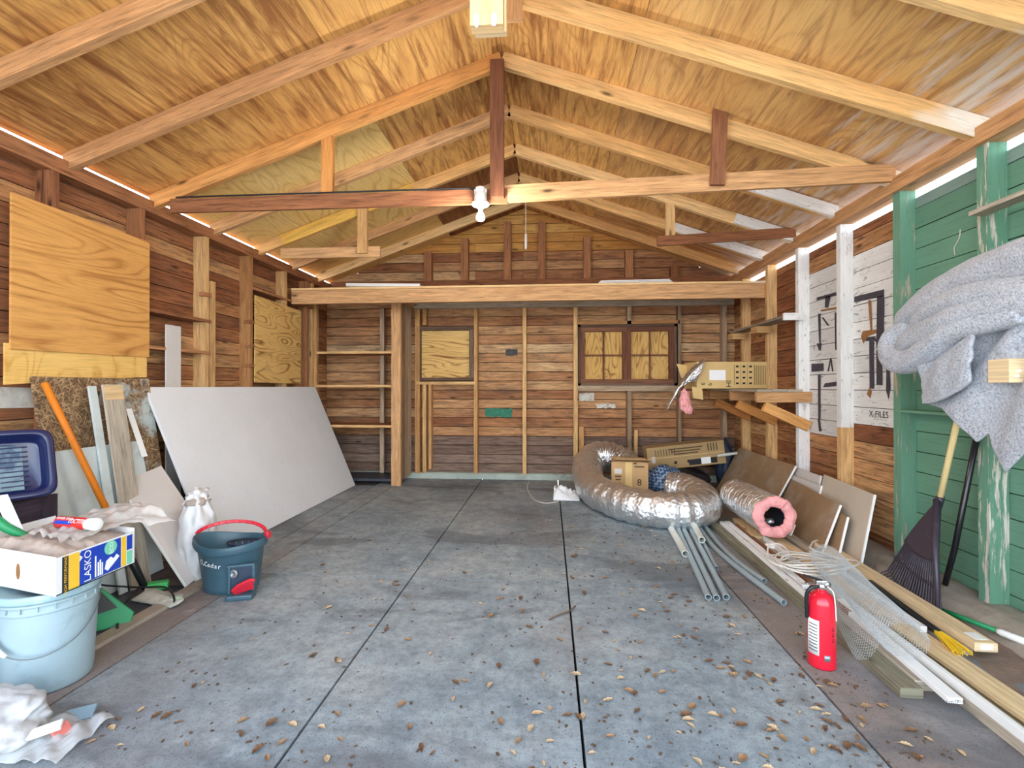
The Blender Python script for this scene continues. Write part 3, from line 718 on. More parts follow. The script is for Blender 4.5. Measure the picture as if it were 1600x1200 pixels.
def bulb():
    o = thing('ceiling_lamp', (-.44, 3.09, 2.21), 'porcelain lampholder with a bare white bulb on the long collar tie', 'lamp')
    MB().lathe([(.001, 2.42), (.032, 2.42), (.034, 2.40), (.034, 2.385), (.04, 2.382), (.041, 2.335), (.04, 2.328), (.057, 2.322), (.058, 2.312), (.05, 2.303), (.022, 2.296), (.02, 2.285), (.001, 2.284)], (-.44, 3.09, 0), 32).build('lampholder', M['porcelain'], o, smooth=True, mods=[])
    MB().lathe([(.012, 2.29), (.0135, 2.285), (.014, 2.268), (.019, 2.258), (.027, 2.243), (.0295, 2.232), (.029, 2.222), (.024, 2.212), (.013, 2.206), (.001, 2.2045)], (-.44, 3.09, 0), 32).build('bulb', M['bulb'], o, smooth=True)
    for k in range(6):
        a = k*math.pi/3
        MB().box(-.44+.036*math.cos(a)-.004, -.44+.036*math.cos(a)+.004, 3.09+.036*math.sin(a)-.004, 3.09+.036*math.sin(a)+.004, 2.385, 2.412).build('rib', M['porcelain'], o)
    MB().tube(smoothpath([(-.44, 3.12, 2.40), (-.5, 3.128, 2.43), (-.62, 3.13, 2.437), (-1.4, 3.13, 2.437), (-2.3, 3.13, 2.437), (-2.55, 3.13, 2.437)], 6), .006, 8).build('wire', M['cord'], o, smooth=True)
bulb()
o = thing('pull_cord', (-.24, 5.0, 2.56), 'thin pull cord with a white grip hanging from the ridge', 'cord')
MB().tube([(-.24, 5.02, 3.2), (-.24, 5.0, 2.95), (-.24, 5.0, 2.72)], .0035, 6).build('string', M['cable'], o)
MB().lathe([(.004, 2.725), (.012, 2.715), (.0135, 2.64), (.012, 2.57), (.004, 2.56)], (-.24, 5.0, 0), 16).build('grip', M['plwhite'], o, smooth=True)

# corner shelving
def corner_shelf():
    o = thing('corner_shelving', (-2.2, 5.65, 0), 'tall open plank shelving built into the back left corner', 'shelf')
    MB().box(-1.81, -1.70, 5.45, 5.50, 0, 2.10, r=.7).build('front_post', M['rafterold'], o)
    b = MB()
    for k in range(3): b.box(-1.722, -1.70, 5.502+.128*k, 5.502+.126*(k+1), .06, 2.12)
    b.build('side_panel', M['studgrey'], o)
    MB().box(-2.735, -1.70, 5.452, 5.49, 2.105, 2.16, r=.9).build('top_rail', M['orangewood'], o)
    for z in (1.535, 1.145, .68): MB().box(-2.735, -1.812, 5.46, 5.888, z-.012, z+.012).build('shelf', M['studdark'], o)
    for z in (1.535, 1.145, .68): MB().box(-2.735, -1.812, 5.452, 5.46, z-.014, z+.014, r=.9).build('shelf_edge', M['stud'], o)
    MB().box(-2.735, -1.812, 5.47, 5.888, .045, .075).build('base_board', M['tarpdark'], o)
    MB().box(-2.08, -2.03, 5.83, 5.888, .08, 2.1).build('rear_post', M['studgrey'], o)
    MB().box(-2.735, -2.70, 5.45, 5.495, 0, 2.1).build('wall_post', M['stud'], o)
corner_shelf()

# ------------------------------------------------------------------ left side
def wallsheet(name, x, pts, th, m, label, cat='panel'):
    return tag(MB().poly([(x, y, z) for y, z in pts], (1, 0, 0), th, r=.5).build(name, m), label, cat)
def uvwall(o, su=1):
    """grain along the wall"""
    me = o.data; ul = me.uv_layers['UVMap']
    for lp in me.loops: ul.data[lp.index].uv = (me.vertices[lp.vertex_index].co.y+3.3, me.vertices[lp.vertex_index].co.z)
    return o
uvwall(wallsheet('plywood_sheet', SXL+.013, [(2.25, 1.33), (2.25, 2.125), (3.10, 2.125), (3.10, 1.34)], .012, M['ply1'], 'large orange plywood panel nailed high on the left wall'))
uvwall(wallsheet('plywood_strip', SXL, [(2.235, 1.15), (2.235, 1.36), (3.095, 1.36), (3.095, 1.205)], .012, M['ply3'], 'pale yellow plywood strip below the large orange panel', 'panel'))
uvwall(wallsheet('plywood_sheet', SXL, [(4.312, 1.18), (4.318, 1.99), (5.15, 1.975), (5.15, 1.17)], .012, M['ply2'], 'yellow plywood panel on the left wall beside the corner shelving'))

def lean(xb, xt, zt, y0, y1, t, z0=0.0, skew=0.0):
    """a sheet standing on z0 at xb and leaning to xt, zt; returns centre and edge vectors"""
    up = V((xt-xb, skew, zt-z0)); n = V((up.z, 0, -up.x)).normalized()
    if (n.x > 0) == (xt < xb): n = -n          # towards the wall
    lift = max(0, -n.z*t)
    return V(((xb+xt)/2, (y0+y1)/2+skew/2, (z0+zt)/2+lift)) + n*t/2, V((0, y1-y0, 0)), up, n*t
def slab(name, L, m, parent=None, **k):
    return MB().obb(*L, **k).build(name, m, parent, mods=[bevel(.0015)])
L = lean(-2.22, -2.70, 1.13, 3.05, 5.42, .016)
o = slab('wall_panel', L, M['panelwhite']); tag(o, 'big white sheet leaning against the left wall behind the mop bucket', 'panel')
o = slab('particle_board', lean(-2.50, -2.70, 1.19, 2.34, 3.08, .018), M['osb']); tag(o, 'paint-spattered brown particle board leaning below the orange plywood panel', 'panel')
o = slab('grey_panel', lean(-2.40, -2.56, .80, 2.16, 2.86, .012), M['greenboardpale']); tag(o, 'pale grey-green panel leaning in front of the particle board', 'panel')
o = slab('plank', lean(-2.31, -2.60, 1.15, 2.53, 2.66, .014, skew=.11), M['greylumber']); tag(o, 'grey weathered plank leaning upright with a pale cut end', 'plank')
MB().obb(V((-2.5885, 2.70, 1.105)), (0, .125, 0), V((-.0216, .008, .0857)), (.003, 0, .001)).build('cut_end', M['lumber'], o)
o = slab('plank', lean(-2.33, -2.635, 1.14, 2.478, 2.525, .014, skew=.11), M['greenboardpale']); tag(o, 'narrow blue-grey board leaning just left of the weathered plank', 'plank')
o = slab('paint_stick', lean(-2.52, -2.63, 1.0, 2.83, 2.87, .006, z0=.70), M['gypsum']); tag(o, 'short white stick against the particle board beside the weathered plank', 'stick')
o = slab('pale_strip', lean(-2.722, -2.7275, 1.585, 3.26, 3.40, .010), M['drypaper']); tag(o, 'tall pale strip standing up behind the big white sheet', 'board')
t = thing('drywall_offcut', (-2.2, 2.8, 0), 'grey drywall offcut with white edge leaning behind the white bag', 'panel')
a_, u_ = V((0, .31, .05)), V((-.47, .06, .565)); n_ = a_.cross(u_).normalized()*.014; n_ = n_ if n_.x < 0 else -n_
L = (V((-2.04, 2.595, .012))+a_/2+u_/2+n_/2, a_, u_, n_); slab('sheet', L, M['drypaper'], t)
c0, a, u, n = L
slab('cut_edge', (c0-a/2-V((0, .003, 0)), V((0, .006, 0)), u, n*1.03), M['gypsum'], t)

# orange handled mop
def mop():
    o = thing('flat_mop', (-2.3, 2.6, 0), 'orange-handled mop leaning on the particle board', 'mop')
    top, bot = V((-2.60, 2.31, 1.16)), V((-2.20, 2.50, .02)); d = bot-top
    MB().tube([top, top+d*.004, top+d*.86], [.012, .0165, .0165], 16).build('handle', M['orangepole'], o, smooth=True)
    MB().tube([top+d*.83, top+d*.85, top+d*.985], [.018, .021, .017], 14).build('socket', M['black'], o, smooth=True)
    MB().obb((-2.17, 2.54, .035), (.09, .05, 0), (-.03, .05, 0), (0, 0, .04)).build('clamp', M['ltgreen'], o, mods=[bevel(.008)])
    def pad(u, v):
        x = -2.2+.27*u + .03*math.sin(v*5); y = 2.40+.14*v-.06*u
        return (x, y, .012+.03*(1-abs(2*v-1)**2)*(1-.5*u)+.008*noise.noise(V((u*5, v*5, 1))))
    MB().grid(pad, 24, 16).build('mop_pad', M['mopcloth'], o, smooth=True, mods=[solid(.01)])
    MB().blob((-1.965, 2.405, .022), (.05, .028, .014), .15, 2, 3, 4).build('pad_tip', M['palegreen'], o, smooth=True)
mop()
tag(MB().tube(smoothpath([(-2.45, 2.35, .16), (-2.36, 2.38, .10), (-2.26, 2.42, .075), (-2.18, 2.44, .065), (-2.08, 2.47, .058), (-1.99, 2.42, .055), (-1.94, 2.38, .032), (-1.925, 2.35, .008)], 8), .005, 8).build('power_cord', M['cord'], smooth=True), 'black cord trailing over the mop pad to the edge strip', 'cord')
tag(MB().tube(smoothpath([(-2.20, 2.44, .055), (-2.19, 2.36, .02), (-2.16, 2.26, .005), (-2.10, 2.19, .005), (-2.045, 2.16, .01), (-2.02, 2.13, .024), (-1.99, 2.10, .025)], 8), .005, 8).build('power_cord', M['cord'], smooth=True), 'black cord looping forward from the mop to the green holder', 'cord')
tag(MB().grid(lambda u, v: (-2.42+.36*u, 1.96+.66*v, .001+.006*noise.noise(V((u*3, v*4, 3)))), 24, 24).build('dark_sheet', M['tarpdark'], smooth=True, mods=[solid(.003)]), 'dark sheet lying on the dirt in front of the leaning panels', 'sheet')
def green_holder():
    o = thing('green_holder', (-2.08, 2.05, 0), 'green printed plastic holder standing behind the pale blue bucket', 'holder')
    p = lambda u, v: V((-2.265+.27*u-.02*v, 1.93+.24*u+.05*v, .008+.34*v))
    MB().poly([p(-.3, 0), p(1.0, 0), p(1.04, .14), p(.62, .62), p(.50, 1.0), p(.2, 1.05), p(-.3, 1.0)], (-.5, .6, 0), .014).build('body', M['green'], o, mods=[bevel(.003)])
    MB().poly([p(.38, .18)+V((.003, -.004, 0)), p(.86, .26)+V((.003, -.004, 0)), p(.66, .54)+V((.003, -.004, 0)), p(.40, .66)+V((.003, -.004, 0))], (.5, -.6, 0), .002).build('picture', M['lblack'], o)
    for k, (a, b_) in enumerate(((.5, .5), (.6, .42), (.48, .34), (.56, .55))):
        q = p(a, b_)+V((.006, -.008, 0)); MB().obb(q, V((.035, .03, .025)), V((0, 0, .014)), V((.002, -.002, 0))).build('print_mark', M['lwhite' if k % 2 else 'toolbrown'], o)
    MB().obb(p(.5, .10)+V((.004, -.005, 0)), V((.055, .05, .012)), V((0, 0, .02)), V((.002, -.002, 0))).build('tag', M['lwhite'], o)
green_holder()

# pale blue bucket with carton on top
def bucket():
    cx, cy = -1.945, 1.752
    o = thing('bucket', (cx, cy, 0), 'pale blue five gallon bucket holding up the white carton', 'bucket')
    MB().lathe([(.001, 0), (.124, 0), (.131, .006), (.134, .03), (.1475, .30), (.1475, .305), (.152, .306), (.152, .318), (.1485, .319), (.149, .335), (.154, .336), (.154, .345), (.150, .346), (.151, .362), (.145, .364), (.143, .35), (.129, .02), (.001, .012)], (cx, cy, 0), 64).build('body', M['bluebucket'], o, smooth=True, mods=[bevel(.0015)])
    MB().lathe([(.150, .347), (.158, .348), (.160, .356), (.160, .372), (.155, .378), (.148, .377), (.146, .37), (.001, .366)], (cx, cy, 0), 64, capends=False).build('lid', M['bluerim'], o, smooth=True)
    for k in range(20):
        a = 2*math.pi*k/20; MB().obb((cx+.1525*math.cos(a), cy+.1525*math.sin(a), .328), (.006*math.cos(a), .006*math.sin(a), 0), (-.003*math.sin(a), .003*math.cos(a), 0), (0, 0, .02)).build('rim_rib', M['bluebucket'], o)
    # bail hanging down across the front
    a0, a1 = rad(15), rad(195); pts = []
    for k in range(25):
        t = k/24; a = rad(30) - t*rad(170); sag = math.sin(t*math.pi)**.8
        r_ = .158+.012*math.sin(t*math.pi); pts.append((cx+r_*math.cos(a), cy+r_*math.sin(a), .325-.165*sag))
    bl = MB().tube(pts, .0022, 8).build('bail', M['wire'], o, smooth=True)
    q = [V(p) for p in pts[16:21]]; MB().tube(q, [.006, .009, .009, .009, .006], 10).build('grip', M['plwhite'], bl, smooth=True)
bucket()
tag(MB().lathe([(.001, 0), (.088, 0), (.092, .006), (.09, .012), (.09, .17), (.094, .176), (.092, .185), (.086, .182), (.086, .02), (.001, .015)], (-2.125, 1.572, 0), 40).build('metal_can', M['greycan'], smooth=True), 'grey metal can at the left edge beside the pale blue bucket', 'can')

def carton():
    o = thing('carton', (-2.0, 1.76, .38), 'white carton with blue and yellow LASKO print on the bucket', 'box')
    A, B_, H = V((-.50, .12, 0)), V((-.0, .335, 0)), .142      # left edge, right edge from the near corner
    N = V((-1.772, 1.615, .38)); t = .004; z = V((0, 0, 1))
    c0 = N + V((0, 0, .003))
    ua, ub = A.normalized(), B_.normalized()
    def panel(name, p, q, h, th, m, extra=0):
        d = q-p; n = V((-d.y, d.x, 0)).normalized()*th
        return MB().poly([p, q, q+z*(h+extra), p+z*h], n, th).build(name, m, o)
    MB().poly([c0, c0+A, c0+A+B_, c0+B_], z, .004).build('base', M['cartonwhite'], o)
    panel('front_panel', c0+A, c0, H, t, M['cartonwhite']); pp = panel('printed_panel', c0, c0+B_, H-.005, t, M['cartonwhite'], 0.0)
    panel('back_panel', c0+B_, c0+A+B_, H+.01, t, M['cartonwhite']); panel('left_panel', c0+A+B_, c0+A, H+.02, t, M['cartonwhite'])
    # printed side: coordinates s along the side 0..1, h up 0..1
    nrm = V((B_.y, -B_.x, 0)).normalized()
    P = lambda s, h: c0 + B_*s + z*(H-.005)*h + nrm*.0006
    def quad(name, s0, s1, h0, h1, m, d=0.0004, pts=None):
        return MB().poly([P(*q)+nrm*(d-.0004) for q in (pts or [(s0, h0), (s1, h0), (s1, h1), (s0, h1)])], nrm, .0004).build(name, m, pp)
    quad('black_band', .075, .145, .03, .97, M['lblack']); quad('yellow_band', .15, .27, .03, .97, M['lyellow'])
    quad('blue_field', 0, 0, 0, 0, M['lblue'], pts=[(.27, .03), (.80, .06), (.80, .96), (.29, .96), (.27, .88), (.31, .78), (.27, .68)])
    quad('yellow_field', .81, .875, .06, .95, M['lyellow']); quad('side_text_block', .885, .965, .5, .94, M['lblue']); quad('barcode_block', .885, .965, .07, .46, M['lgreen'])
    # print rotated to read upwards on the side
    lettering('brand_print', 'LASKO', P(.365, .50)+nrm*.0006, -z*-1, -ub, .0275, M['lwhite'], pp)
    lettering('small_print', 'HIGH PERFORMANCE', P(.11, .5)+nrm*.0008, z, -ub, .011, M['lyellow'], pp)
    for k, (s, w) in enumerate(((.455, .6), (.49, .4), (.515, .45), (.54, .35))): quad('print_line', s, s+.018, .08, .08+w, M['lwhite'], d=.001)
    MB().lathe([(.001, 0), (.028, 0), (.028, .0006), (.001, .0006)], P(.66, .77)+nrm*.0005, 28, axis=nrm).build('green_badge', M['lgreen'], pp)
    lettering('badge_print', 'ECO', P(.665, .76)+nrm*.0014, z, -ub, .016, M['lwhite'], pp)
    quad('picture', 0, 0, 0, 0, M['lwhite'], d=.001, pts=[(.58, .2), (.62, .12), (.72, .3), (.78, .42), (.74, .52), (.7, .42), (.66, .5), (.6, .42)])
    # hand hole in the front panel
    f = V((-A.y, A.x, 0)).normalized(); f = f if f.y < 0 else -f
    h0 = c0 + A*.40 + z*.068 + f*.001
    pts = []
    for k in range(20):
        a = 2*math.pi*k/20; pts.append(h0 + ua*(.011*math.cos(a)) + z*(.030*math.sin(a)*(1 if abs(math.sin(a)) < .99 else 1)))
    MB().poly(pts, f, .0008).build('hand_hole', M['toolbrown'], o)
    return c0, A, B_, H
c0, cA, cB, cH = carton()
def heap(u, v):
    p = c0 + cA*(.02+.96*u) + cB*(.03+.94*v)
    e = min(u, 1-u, v, 1-v)*6
    return p + V((0, 0, cH-.03 + .045*min(1, e) + .018*noise.noise(V((u*7, v*5, 0)))+.01*noise.noise(V((u*18, v*14, 0)))))
tag(MB().grid(heap, 40, 32).build('dust_heap', M['dust'], smooth=True), 'dusty grey rubble filling the white carton', 'rubble', kind='stuff')
def flap(u, v):
    w_ = max(0, (u-.55)/.45)
    p = c0 + cB*(.30+.95*u) + cA*(.62-(.52+.30*w_)*v)
    lift = .168 + .04*u*math.sin(v*3.1) + .025*noise.noise(V((u*4, v*6, 0))) + .012*noise.noise(V((u*11, v*13, 5))) + .02*(u > .5)*(u-.5)*2
    lift -= .03*w_*max(0, v-.72)/.28
    return p + V((.03*u*v, .02*v*u, lift))
tag(MB().grid(flap, 44, 44).build('plastic_sheeting', M['sheeting'], smooth=True, mods=[solid(.0012)]), 'crumpled clear plastic sheeting over the white carton', 'plastic')
def caulk():
    a = c0 + cA*.57 + cB*.42 + V((0, 0, cH+.046)); d = V((.195, -.025, .0)); t = d.normalized()
    a = c0 + cA*.50 + cB*.55 + V((0, 0, cH+.055))
    o = thing('caulk_tube', a+d/2, 'red caulk tube lying on the rubble in the white carton', 'tube')
    MB().tube([a, a+d*.78], .024, 28).build('tube', M['tubered'], o, smooth=True, mods=[bevel(.001)])
    MB().tube([a+d*.78, a+d*.785, a+d*.99, a+d], [.0235, .0255, .0255, .022], 28).build('end_cap', M['plwhite'], o, smooth=True)
    MB().tube([a-t*.012, a], [.008, .02], 20).build('shoulder', M['plwhite'], o, smooth=True)
    n = V((.1, -.82, .57)).normalized(); up = n.cross(t).normalized(); up = up if up.z > 0 else -up; n = t.cross(up)
    lettering('tube_print', 'LOCTITE', a+d*.60+n*.0252, t, up, .017, M['lwhite'], o, stretch=.8)
    lettering('tube_print', 'POWER GRAB', a+d*.26+n*.0252+up*.008, t, up, .009, M['lwhite'], o)
    MB().obb(a+d*.26+n*.0236-up*.008, d*.42, up*.014, n*.002).build('blue_band', M['lblue'], o)
caulk()

def tray():
    o = thing('paint_tray', (-2.27, 1.98, .60), 'navy blue paint tray with dried grey paint propped on the dark crate', 'tray')
    # plane: s to the right as seen, h up
    r_, u_ = V((.52, .85, 0)).normalized(), V((-.30, .18, .93)).normalized(); n = r_.cross(u_); n = n if n.y < 0 else -n
    C0 = V((-2.345, 1.90, .80)); hw, hh = .172, .15
    def rr(k, N, w, h, rad_):
        a = 2*math.pi*k/N; ca, sa = math.cos(a), math.sin(a); e = .28
        return (abs(ca)**e*math.copysign(1, ca)*w, abs(sa)**e*math.copysign(1, sa)*h)
    N = 72; prof = [(1.0, 1.0, -.012), (1.04, 1.045, -.004), (1.045, 1.05, .004), (1.0, 1.0, .012), (.90, .89, .012), (.87, .86, .006), (.80, .78, -.05), (.76, .74, -.055)]
    b = MB(); base = 0
    for (sx, sy, d) in prof:
        for k in range(N):
            x, y = rr(k, N, hw*sx, hh*sy, 0); b.v.append(C0+r_*x+u_*y+n*d)
    for i in range(len(prof)-1):
        for k in range(N): l = (k+1) % N; b.face([i*N+k, i*N+l, (i+1)*N+l, (i+1)*N+k])
    b.face([(len(prof)-1)*N+k for k in range(N)])
    b.build('rim', M['navy'], o, smooth=True, mods=[bevel(.001, 1)])
    b = MB()
    pts = [C0+r_*(x*.74*hw)+u_*(y*.70*hh)+n*-.052 for x, y in ((-1, -1), (.62, -1), (.62, .9), (-1, 1))]
    b.poly(pts, n, .006).build('dried_paint', M['navypaint'], o)
    for k in range(9):
        MB().obb(C0+r_*(.3*hw)+u_*((-.58+.145*k)*hh)+n*-.043, r_*.09, u_*.004, n*.006).build('rib', M['navy'], o)
tray()
def crate():
    o = thing('dark_crate', (-2.45, 2.0, 0), 'dark wooden crate behind the white carton under the paint tray', 'crate')
    x0, x1, y0, y1 = -2.66, -2.31, 1.80, 2.10
    for k in range(4): MB().box(x1-.016, x1, y0, y1, .01+.158*k, .16+.158*k).build('slat', M['crate'], o)
    for k in range(4): MB().box(x0, x1-.017, y0, y0+.016, .01+.158*k, .16+.158*k).build('slat', M['crate'], o)
    MB().box(x0, x0+.016, y0+.017, y1, .0, .64).build('back', M['crate'], o)
    MB().box(x0+.017, x1-.017, y1-.016, y1, .0, .64).build('end', M['crate'], o)
    MB().box(x1, x1+.018, y1-.05, y1, 0, .64).build('corner_post', M['crate'], o)
crate()
tag(MB().obb((-2.19, 1.83, .57), (.02, .036, 0), (-.05, -.06, .26), (-.004, .003, 0)).build('paint_stirrer', M['plwhite']), 'white paint stirrer with printed marks leaning on the dark crate', 'stick')
tag(MB().tube([(-2.24, 1.77, .64), (-2.19, 1.80, .57), (-2.14, 1.86, .50), (-2.11, 1.90, .44)], [.018, .018, .016, .012], 12).build('garden_tool', M['green'], smooth=True), 'green plastic handle leaning at the left edge by the dark crate', 'handle')

# white bag, mop bucket
def white_bag():
    o = thing('plastic_bag', (-2.09, 2.70, 0), 'slumped white plastic bag standing between drywall offcut and mop bucket', 'bag')
    def f(u, v):
        a = 2*math.pi*v; h = .46*u
        w = .085+.045*math.sin(u*2.9) - .03*max(0, u-.8)/.2
        fold = 1+.06*math.sin(a*5+u*6)+.16*noise.noise(V((math.cos(a)*2, math.sin(a)*2, u*5)))
        w += .012*noise.noise(V((u*9, a*2.5, 3)))
        x = -2.075-.06*u + w*fold*math.cos(a)*.7; y = 2.735+.06*u + w*fold*math.sin(a)*.8
        return (x, y, max(.002, h+.012*math.sin(a*7)*u))
    MB().grid(f, 40, 64, wrap=True).build('bag_body', M['bagwhite'], o, smooth=True, mods=[solid(.002)])
    MB().blob((-2.15, 2.815, .455), (.05, .07, .055), .5, 2.5, 4, 9).build('gathered_top', M['bagwhite'], o, smooth=True)
    MB().blob((-2.13, 2.79, .44), (.055, .075, .03), .35, 3, 3, 3).build('pink_lining', M['dust'], o, smooth=True)
white_bag()
def mop_bucket():
    cx, cy = -1.80, 2.635; ro = rad(14)
    o = thing('mop_bucket', (cx, cy, 0), 'slate blue mop bucket with red handle and red pedal', 'bucket')
    prof = [(.001, .0), (.112, .0), (.118, .006), (.121, .03), (.137, .215), (.139, .218), (.150, .22), (.153, .232), (.151, .262), (.146, .266), (.143, .26), (.134, .22), (.117, .03), (.001, .022)]
    b = MB().lathe(prof, (cx, cy, 0), 64, 1.2, 1.0, ro)
    for v in b.v:                                          # the rim rises to a spout on the left
        dx = (v.x-cx)
        if v.z > .2: v.z += .035*max(0, -dx/.17)**2 + .012*max(0, dx/.17)**2
        if v.z > .2: v.x -= .02*max(0, -dx/.17)**3
    b.build('body', M['teal'], o, smooth=True, mods=[bevel(.002, 2)])
    cr, sr = math.cos(ro), math.sin(ro); W = lambda x, y, z: V((cx+x*cr-y*sr, cy+x*sr+y*cr, z))
    MB().lathe([(.07, 0), (.074, .004), (.072, .012), (.05, -.012), (.045, -.05), (.001, -.055)], W(.05, .03, .235), 40, 1.25, .80, ro, capends=False).build('wringer', M['tealdark'], o, smooth=True)
    for k in range(14):
        a = 2*math.pi*k/14; MB().beam(W(.055+.086*math.cos(a), .05*math.sin(a), .243), W(.055+.058*math.cos(a), .034*math.sin(a), .208), (0, 0, 1), .006, .006).build('wringer_rib', M['teal'], o)
    pts = []
    for k in range(17):
        t = k/16; a = math.pi*t; pts.append(W(-.185*math.cos(a)-.02, .04+.11*math.sin(a), .298+.05*math.sin(a)-.03*t))
    b = MB()
    for i in range(16): 
        b.beam(pts[i], pts[i]+(pts[i+1]-pts[i])*1.06, (0, .3, 1), .013, .02)
    b.build('handle', M['red'], o, mods=[bevel(.004, 2)])
    for s in (-1, 1): MB().obb(W(s*.19-.01, .035, .275), (.02, 0, 0), (0, .035, 0), (0, 0, .04)).build('handle_pivot', M['red'], o, mods=[bevel(.006, 2)])
    # pedal bay
    MB().obb(W(.095, -.124, .10), V((.11, .05, 0)), V((-.012, .028, 0)), (0, 0, .12)).build('pedal_recess', M['tealdark'], o, mods=[bevel(.006, 2)])
    b = MB(); b.obb(W(.155, -.108, .085), V((.014, .006, 0)), V((-.02, .06, 0)), (0, 0, .15)); b.obb(W(.04, -.143, .085), V((.014, .006, 0)), V((-.012, .03, 0)), (0, 0, .15)); b.obb(W(.095, -.133, .165), V((.125, .055, 0)), V((-.012, .03, 0)), (0, 0, .014))
    b.build('bay_frame', M['teal'], o, mods=[bevel(.004, 2)])
    MB().obb(W(.108, -.17, .014), V((.125, .035, 0)), V((-.02, .075, 0)), (0, 0, .028)).build('foot', M['teal'], o, mods=[bevel(.008, 2)])
    MB().lathe([(.001, 0), (.022, 0), (.024, .004), (.022, .01), (.01, .011), (.009, .006), (.001, .006)], W(.062, -.145, .125), 24, axis=(.1, -1, .1)).build('gear', M['greycan'], o, smooth=True)
    q = W(.118, -.178, .07); a, u_ = V((.105, .045, .035)), V((-.012, -.045, .05)); n = a.cross(u_).normalized()
    MB().poly([q-a*.5-u_*.45, q+a*.3-u_*.6, q+a*.42-u_*.05, q+a*.62+u_*.3, q+a*.45+u_*.55, q-a*.1+u_*.42, q-a*.45+u_*.1], n, .016).build('pedal', M['red'], o, mods=[bevel(.004, 2)])
    d = W(-.085, -.118, .165); r_ = V((.155, -.05, -.02)).normalized()
    # name set round the curved front
    for k, ch in enumerate('O-Cedar'):
        a = rad(222 + k*7.2); rr_ = .1335
        p = W(1.2*rr_*math.cos(a), 1.0*rr_*math.sin(a), .182-.003*k)
        tx = V((-1.2*math.sin(a), 1.0*math.cos(a), 0)); tx = V((tx.x*cr-tx.y*sr, tx.x*sr+tx.y*cr, -.02)).normalized()
        hgt = .024 if ch in 'OCd' else (.004 if ch == '-' else .016)
        lettering('name_print', ch, p + V((0, 0, (hgt-.024)/2)), tx, (0, 0, 1), hgt, M['lwhite'], o, th=.003)
mop_bucket()

# ------------------------------------------------------------------ litter bag at the near left
def litter():
    o = thing('trash_bag', (-1.75, 1.45, 0), 'crumpled white plastic bag on the floor at the near left corner', 'bag')
    MB().blob((-1.80, 1.42, .06), (.17, .13, .09), .26, 2.0, 5, 2, flat=-.058).build('bag_body', M['bagnear'], o, smooth=True)
    def f(u, v):
        return (-1.74+.26*u, 1.335+.20*v+.02*u, .004+.045*(1-u)*math.sin(v*3.1)+.03*abs(noise.noise(V((u*4+v*2, v*1.5, 2))))+.012*abs(noise.noise(V((u*9, v*4, 8)))))
    MB().grid(f, 36, 30).build('loose_skirt', M['clearbag'], o, smooth=True, mods=[solid(.001)])
litter()
tag(MB().obb((-1.60, 1.545, .02), (.075, .035, .006), (-.02, .04, .02), (0, -.004, .006)).build('blue_card', plain('muted_blue_card', srgb(120, 144, 156), .4)), 'muted blue card beside the crumpled white bag', 'card')
tag(MB().obb((-1.565, 1.45, .03), (.012, .045, .01), (-.02, .0, .035), (.006, 0, .004)).build('red_scrap', plain('faded_red_plastic', srgb(206, 110, 100), .4), mods=[bevel(.003)]), 'faded red scrap caught in the clear plastic at the near left', 'scrap')
tag(MB().obb((-1.62, 1.40, .05), (.13, .085, .02), (-.02, .028, .01), (0, -.004, .010)).build('white_scrap', M['plwhite'], mods=[bevel(.003)]), 'white plastic scrap lying in the clear skirt of the near left bag', 'scrap')

# ------------------------------------------------------------------ ducts
def duct(name, path, r0, label, seed, seg=40, rings=16, flat=True, floorz=0.0):
    o = thing(name, (path[0][0], path[0][1], 0), label, 'duct')
    P = smoothpath(path, 24); cum = 0; rr = []
    for i, p in enumerate(P):
        if i: cum += (P[i]-P[i-1]).length
        rr.append(r0-.02*max(0, min(1, (.30-p.z)/.13)))
    b = MB()
    def fn(i, a):
        w = 1+.058*math.sin(i*.9)*(.65+.6*noise.noise(V((i*.05, math.cos(a), math.sin(a)+seed))))
        return w + .06*noise.noise(V((i*.12, math.cos(a)*1.6, math.sin(a)*1.6+seed))) + .04*noise.noise(V((i*.6, math.cos(a)*5, math.sin(a)*5+seed)))
    b.tube(P, rr, seg, fn=fn)
    for v in b.v: v.z = max(v.z, floorz+.002)
    b.build('foil_jacket', M['foil'], o, smooth=True)
    return o, P
big, Pb = duct('flexible_duct', [(.93, 5.30, .20), (.80, 5.52, .30), (.58, 5.52, .36), (.42, 5.24, .29), (.40, 4.88, .19), (.46, 4.50, .165), (.66, 4.15, .152), (.96, 3.96, .148), (1.2, 4.02, .15), (1.31, 4.28, .165), (1.25, 4.58, .185), (1.12, 4.66, .19)], .165, 'large silver foil duct coiled on the floor before the back wall', 1)
# gathered foil pleats at the tight bend
for k in range(13):
    a = rad(30 + k*11.5); q = V((.60, 5.21, .325))
    e = q + V((.20*math.cos(a), .10, .205*math.sin(a)))
    MB().tube([q + (e-q)*.08, q+(e-q)*.55+V((0, -.012, .01)), e], [.004, .013, .006], 8).build('foil_pleat', M['foil'], big, smooth=True)
small = thing('insulated_duct', (1.6, 3.8, .06), 'short foil duct with a pink insulation end beside the drywall', 'duct')
P2 = smoothpath([(1.54, 4.16, .245), (1.55, 3.95, .24), (1.555, 3.7, .235), (1.56, 3.50, .235)], 30)
b = MB().tube(P2, [.125+.012*(i/90) for i in range(len(P2))], 40, cap=False, fn=lambda i, a: 1+.035*math.sin(i*1.1)+.05*noise.noise(V((i*.2, math.cos(a)*2, math.sin(a)*2))))
b.build('foil_jacket', M['foil'], small, smooth=True)
ax = (P2[-1]-P2[-2]).normalized()
